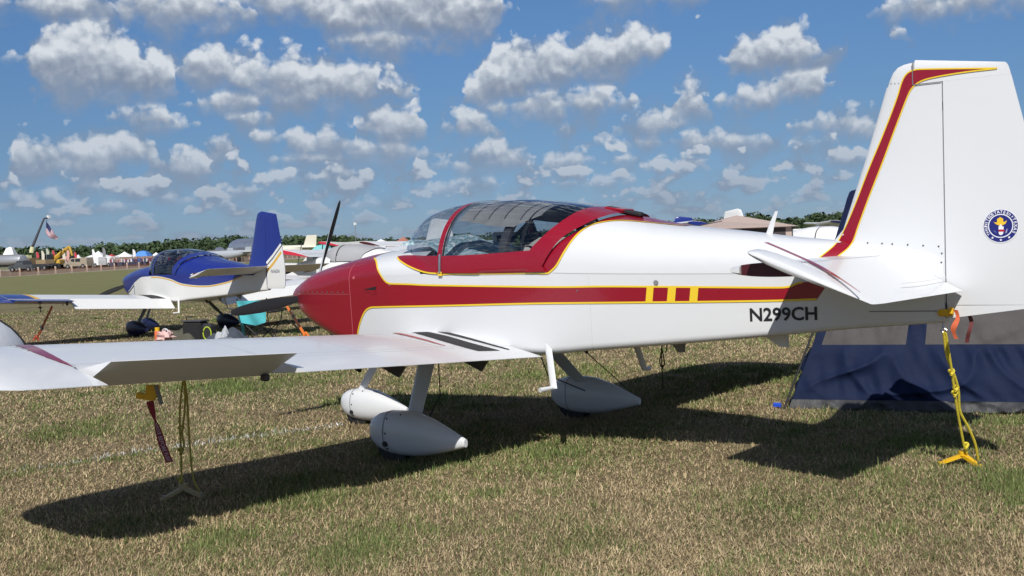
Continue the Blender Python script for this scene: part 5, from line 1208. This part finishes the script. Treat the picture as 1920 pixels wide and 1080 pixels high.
def crane_truck(px, D, rz):
    o = thing('crane_truck', 'white crane truck with a long dark boom raised over the field', 'crane truck', (*place(px,D)[:2], ZF), rz)
    c_ = body(o, [(-3.4,.6),(-3.4,1.5),(-3.0,2.5),(-1.6,2.5),(-1.6,.6)], 1.1, PW, 'cab', .95)
    for s in (-1,1): mesh('side_window', [(-3.0,s*1.11,1.55),(-1.8,s*1.11,1.55),(-1.8,s*1.06,2.3),(-2.85,s*1.06,2.3)], [(0,1,2,3)], GLD, c_, smooth=False)
    MB().box((1.2,0,.95), (6.6,2.1,.35)).build('deck', GREY, o, smooth=False); wheels(o, [(-2.6,-1,0),(-2.6,1,0),(2.4,-1,0),(2.4,1,0),(3.5,-1,0),(3.5,1,0)], .5, .3)
    MB().box((-.6,0,1.9), (.9,.9,1.7)).build('turret', mat('pale yellow paint', (.62,.60,.34), .5), o, smooth=False)
    bpy.context.view_layer.update(); iv = o.matrix_world.inverted(); wp = lambda x, y: np.array(iv @ Vector(atD(x, y, D)))
    bm_ = MB().tube([wp(59,474), wp(62,460), wp(83,409)], [.30,.25,.14], 8).build('boom', mat('dark boom paint', (.03,.035,.045), .5), o); MB().tube([wp(59,474), wp(61,463)], [.42,.38], 8).build('boom_sleeve', MATS['pale yellow paint'], bm_)
    MB().tube([wp(82.5,409.5), wp(90,408.5)], .17, 6).build('jib', MATS['dark boom paint'], bm_); MB().box(wp(91.5,406.5), (.5,.5,.5)).build('jib_head', PW, bm_, smooth=False)
    MB().tube([wp(88,409), wp(86.5,416)], .03, 5).build('hoist_line', BLACK, bm_)
crane_truck(60,226,R(8))
# the flag: stripes and canton as separate cloth pieces
fl_ = thing('flag', 'stars and stripes flag hanging from the crane boom', 'flag', tuple(atD(86.5,415,226)))
fo_ = np.array(fl_.location); FRD = mat('flag red', (.30,.02,.05), .8); FWH = mat('flag white', (.60,.58,.60), .8); FBL = mat('flag blue', (.018,.022,.09), .8)
TLc, BLc, TRc, BRc = (np.array(atD(*p, 226))-fo_ for p in ((86.5,415),(85,436.5),(109,446),(106,448.5)))
def fp(u, v):
    v = v; top = TLc+(TRc-TLc)*u; bot = BLc+(BRc-BLc)*u; p = top+(bot-top)*v; return p+cf*.25*math.sin(7*u+2*v)+np.array([0,0,-.35*math.sin(u*math.pi)*(.3+.7*v)])
def fpiece(name, u0, u1, v0, v1, m, off=0):
    n = 12; V = [fp(u0+(u1-u0)*i/n, v)-cf*off for i in range(n+1) for v in (v0,v1)]; mesh(name, V, [(2*i,2*i+2,2*i+3,2*i+1) for i in range(n)], m, fl_)
for k in range(13): fpiece('stripe', 0, 1, k/13, (k+1)/13, FRD if k%2 == 0 else FWH)
fpiece('canton', 0, .42, 0, 7/13, FBL, .03)
def excavator(px, D, rz):
    o = thing('excavator', 'yellow excavator with a raised arm in front of the tree line', 'excavator', (*place(px,D)[:2], ZF), rz); EY = mat('machine yellow', (.55,.34,.05), .5)
    for s in (-1,1): MB().box((0,s*1.0,.45), (3.4,.5,.85), bev=.25).build('track', BLACK, o)
    MB().box((.2,0,1.35), (2.6,2.0,.9), bev=.15).build('house', EY, o); MB().box((-.6,-.55,2.2), (1.1,.8,1.2), bev=.08).build('cab', GLD, o)
    a = MB().tube([(-.8,.2,1.6),(.9,.2,2.7),(2.9,.2,4.1)], [.35,.42,.25], 6).build('boom', EY, o); MB().tube([(2.9,.2,4.1),(3.4,.2,2.4)], [.25,.18], 6).build('stick', EY, o); MB().box((3.3,.2,2.0), (.8,.9,.7), bev=.2).build('bucket', BLACK, o)
excavator(106,232,R(28))
fb = thing('flatbed_truck', 'brown flatbed truck beside the crane truck', 'flatbed truck', (*place(80,215)[:2], ZF), R(6))
body(fb, [(-3.2,.6),(-3.2,1.4),(-2.9,2.2),(-1.8,2.2),(-1.8,.6)], 1.0, mat('brown paint',(.22,.15,.08),.5), 'cab', .95); MB().box((.9,0,1.0), (5.0,2.0,.3)).build('bed', DKGREY, fb, smooth=False); MB().box((1.0,0,1.5), (2.6,1.7,.7)).build('load', mat('timber',(.30,.22,.12),.8), fb, smooth=False); wheels(fb, [(-2.5,-1,0),(-2.5,1,0),(2.3,-1,0),(2.3,1,0)], .48, .3)
# feather banners and masts
BL = ('red feather banner next to the crane turret', 'cream feather banner between the crane truck and the flatbed truck', 'tall sage green feather banner above the flatbed truck', 'red feather banner left of the excavator boom', 'cream feather banner at the tip of the excavator arm', 'salmon feather banner over the pale red stall', 'red feather banner beside the small white peaked tent',
      'white feather banner above the white van', 'grey feather banner behind the peak of the large white tent', 'white feather banner between the wide white tent and the blue tent', 'grey feather banner beside the nose of the blue airplane canopy', 'white feather banner behind the blue airplane canopy')
for k, (px, py, m) in enumerate(((71,473,RDF),(81,471,mat('cream fabric',(.62,.58,.48),.7)),(90,467,mat('sage fabric',(.42,.45,.36),.7)),(101,470,RDF),(120,467,mat('cream fabric',(.6,.5,.4),.7)),(128,467,mat('salmon fabric',(.62,.34,.28),.7)),(142,473,RDF),(176,468,HW),(196,465,GREY),(252,468,HW),(312,470,GREY),(335,468,HW))):
    D = 255; q = (*place(px,D)[:2], ZF); H = far_z(px,D,py)-ZF
    o = thing('feather_banner', BL[k], 'banner', q, R(38.5), 'feather banners among the tents'); MB().tube([(0,0,0),(0,0,H)], .04, 5).build('mast', GREY, o)
    mesh('cloth', [(.05,0,H*.35),(.55,0,H*.38),(.62,0,H*.8),(.35,0,H*.97),(.05,0,H)], [(0,1,2,3,4)], m, o, smooth=False)
lp_ = thing('light_mast', 'tall thin light mast rising over the marquees', 'mast', (*place(671,230)[:2], ZF)); H = far_z(671,230,420)-ZF
MB().tube([(0,0,0),(0,0,H)], [.10,.05], 6).build('pole', GREY, lp_); MB().box((0,0,H), (.5,.3,.5)).build('lamp_head', PW, lp_, smooth=False)
# crowd along the stalls
def crowd():
    mb = {}; r_ = np.random.default_rng(12); cols = [(.5,.06,.08),(.55,.5,.5),(.06,.07,.12),(.6,.6,.62),(.25,.06,.08),(.35,.25,.2),(.08,.12,.3)]; V = []; F = []; MI = []
    for _ in range(620):
        px = r_.choice([r_.uniform(200,385), r_.uniform(60,300), r_.uniform(215,300)]); D = r_.uniform(236,262); x, y, _z = place(px,D); h = r_.uniform(1.5,1.85); w = r_.uniform(.17,.25)
        for zz0, zz1, ww, ci in ((0,h*.48,.75,2),(h*.46,h*.82,1.0,int(r_.integers(0,7))),(h*.85,h,.5,5)):
            rg = [[np.array([x+w*ww*math.cos(a), y+w*ww*math.sin(a), ZF+z]) for a in np.linspace(0,2*math.pi,6,endpoint=False)] for z in (zz0,zz1)]; b0 = len(V); V += rg[0]+rg[1]
            for k in range(6): F.append((b0+k,b0+(k+1)%6,b0+6+(k+1)%6,b0+6+k)); MI.append(ci)
            F.append(tuple(b0+6+k for k in range(6))); MI.append(ci)
    o = mesh('crowd', V, F, [mat('crowd %s' % n_, c_, .8) for n_, c_ in zip(('red','grey','dark','pale','maroon','tan','blue'), cols)], smooth=False); o.data.polygons.foreach_set('material_index', MI); kind(o, 'stuff', 'distant crowd of visitors walking along the stalls')
crowd()
# large aircraft on the far ramp
def tubeplane(name, label, px, D, rz, m, L, r, finh, span, zc, trim=None, nose=.25, fin_sweep=.5):
    o = thing(name, label, 'airplane', (*place(px,D)[:2], ZF), rz)
    st = [(0,.08,-.1),(.03,.5,-.05),(.09,.85,0),(.18,1,0),(.62,1,0),(.8,.72,.25),(.93,.35,.5),(1,.1,.62)]
    f = MB().rings([[np.array([(u-.5)*L, r*k*math.cos(a), zc+r*dz+r*k*math.sin(a)]) for a in np.linspace(0,2*math.pi,20,endpoint=False)] for u, k, dz in st]).build('fuselage', m, o)
    MB().box(((.10-.5)*L,0,zc+r*.62), (L*.05,r*1.1,r*.35), bev=.1).build('cockpit_window', GLD, f)
    for s in (-1,1):
        MB().rings([lift_ring(((.34-.5)*L,s*y,zc-.3*r+.03*y),((.34-.5)*L+c_,s*y,zc-.3*r+.03*y),(0,0,1),.12) for y, c_ in ((r*.6,L*.13),(span/2,L*.06))]).build('wing', m, o)
        for y in (span*.18, span*.33): MB().rings([[np.array([(.34-.5)*L+x, s*y+rr*math.cos(a), zc-.3*r+.03*y+rr*math.sin(a)]) for a in np.linspace(0,2*math.pi,12,endpoint=False)] for x, rr in ((-L*.07,.1*r),(-L*.065,.36*r),(L*.03,.34*r),(L*.09,.08*r))]).build('engine', m, o)
        MB().rings([lift_ring(((.86-.5)*L,s*y,zc+.5*r),((.86-.5)*L+c_,s*y,zc+.5*r),(0,0,1),.09) for y, c_ in ((.1,L*.11),(span*.2,L*.06))]).build('stabilizer', m, o)
        MB().disc(((.42-.5)*L,s*r*1.2,.6), (0,1,0), .6, .4, 14).build('wheel', BLACK, o); MB().tube([((.42-.5)*L,s*r*1.2,.6),((.42-.5)*L,s*r*1.0,zc-.3*r)], .12, 6).build('gear_leg', GREY, o)
    MB().rings([lift_ring(((.85-.5)*L+fin_sweep*finh*k,0,zc+.5*r+finh*k),((.98-.5)*L+.1*finh*k,0,zc+.5*r+finh*k),(0,1,0),.09) for k in (0,.5,.94,1)]).build('fin', trim or m, o)
    MB().disc(((.08-.5)*L,0,.4), (0,1,0), .4, .3, 12).build('nose_wheel', BLACK, o)
    return o
CRM = mat('cream paint', (.66,.63,.52), .5); SIL = mat('polished aluminium', (.62,.63,.65), .28, metal=.9); MGR = mat('military grey', (.36,.39,.42), .6)
tubeplane('patrol_airplane', 'cream four-engined patrol airplane with a tall angular fin', 505, 250, R(18), CRM, 24, 1.2, 2.5, 22, 1.75, fin_sweep=.42)
tubeplane('transport_airplane', 'polished silver transport airplane looming behind the blue fin', 475, 235, R(-12), SIL, 17, 1.75, .9, 16, 2.75)
tubeplane('jet_airplane', 'grey twin jet parked nose to tail left of the silver transport', 425, 215, R(8), MGR, 13, .75, .9, 9, 1.5); tubeplane('jet_airplane', 'grey jet beside the canopy of the blue airplane', 392, 225, R(15), MGR, 12, .7, .9, 9, 1.5)
van(1490,110,R(30),PW,'white van with its roof showing behind the tan tent'); 
for k, (px, D, lb) in enumerate(((1600,150,'white motorhome parked beyond the navy airplane'),)):
    o = thing('motorhome', lb, 'motorhome', (*place(px,D)[:2], ZF), R(35)); body(o, [(-3,.5),(-3,1.3),(-2.6,2.3),(-2.2,2.5),(3,2.5),(3,.5)], 1.1, PW, zt=3); MB().box((.5,-1.11,1.7), (1.6,.03,.6)).build('window', GLD, o, smooth=False); wheels(o, [(-2,-1,0),(-2,1,0),(2,-1,0),(2,1,0)])
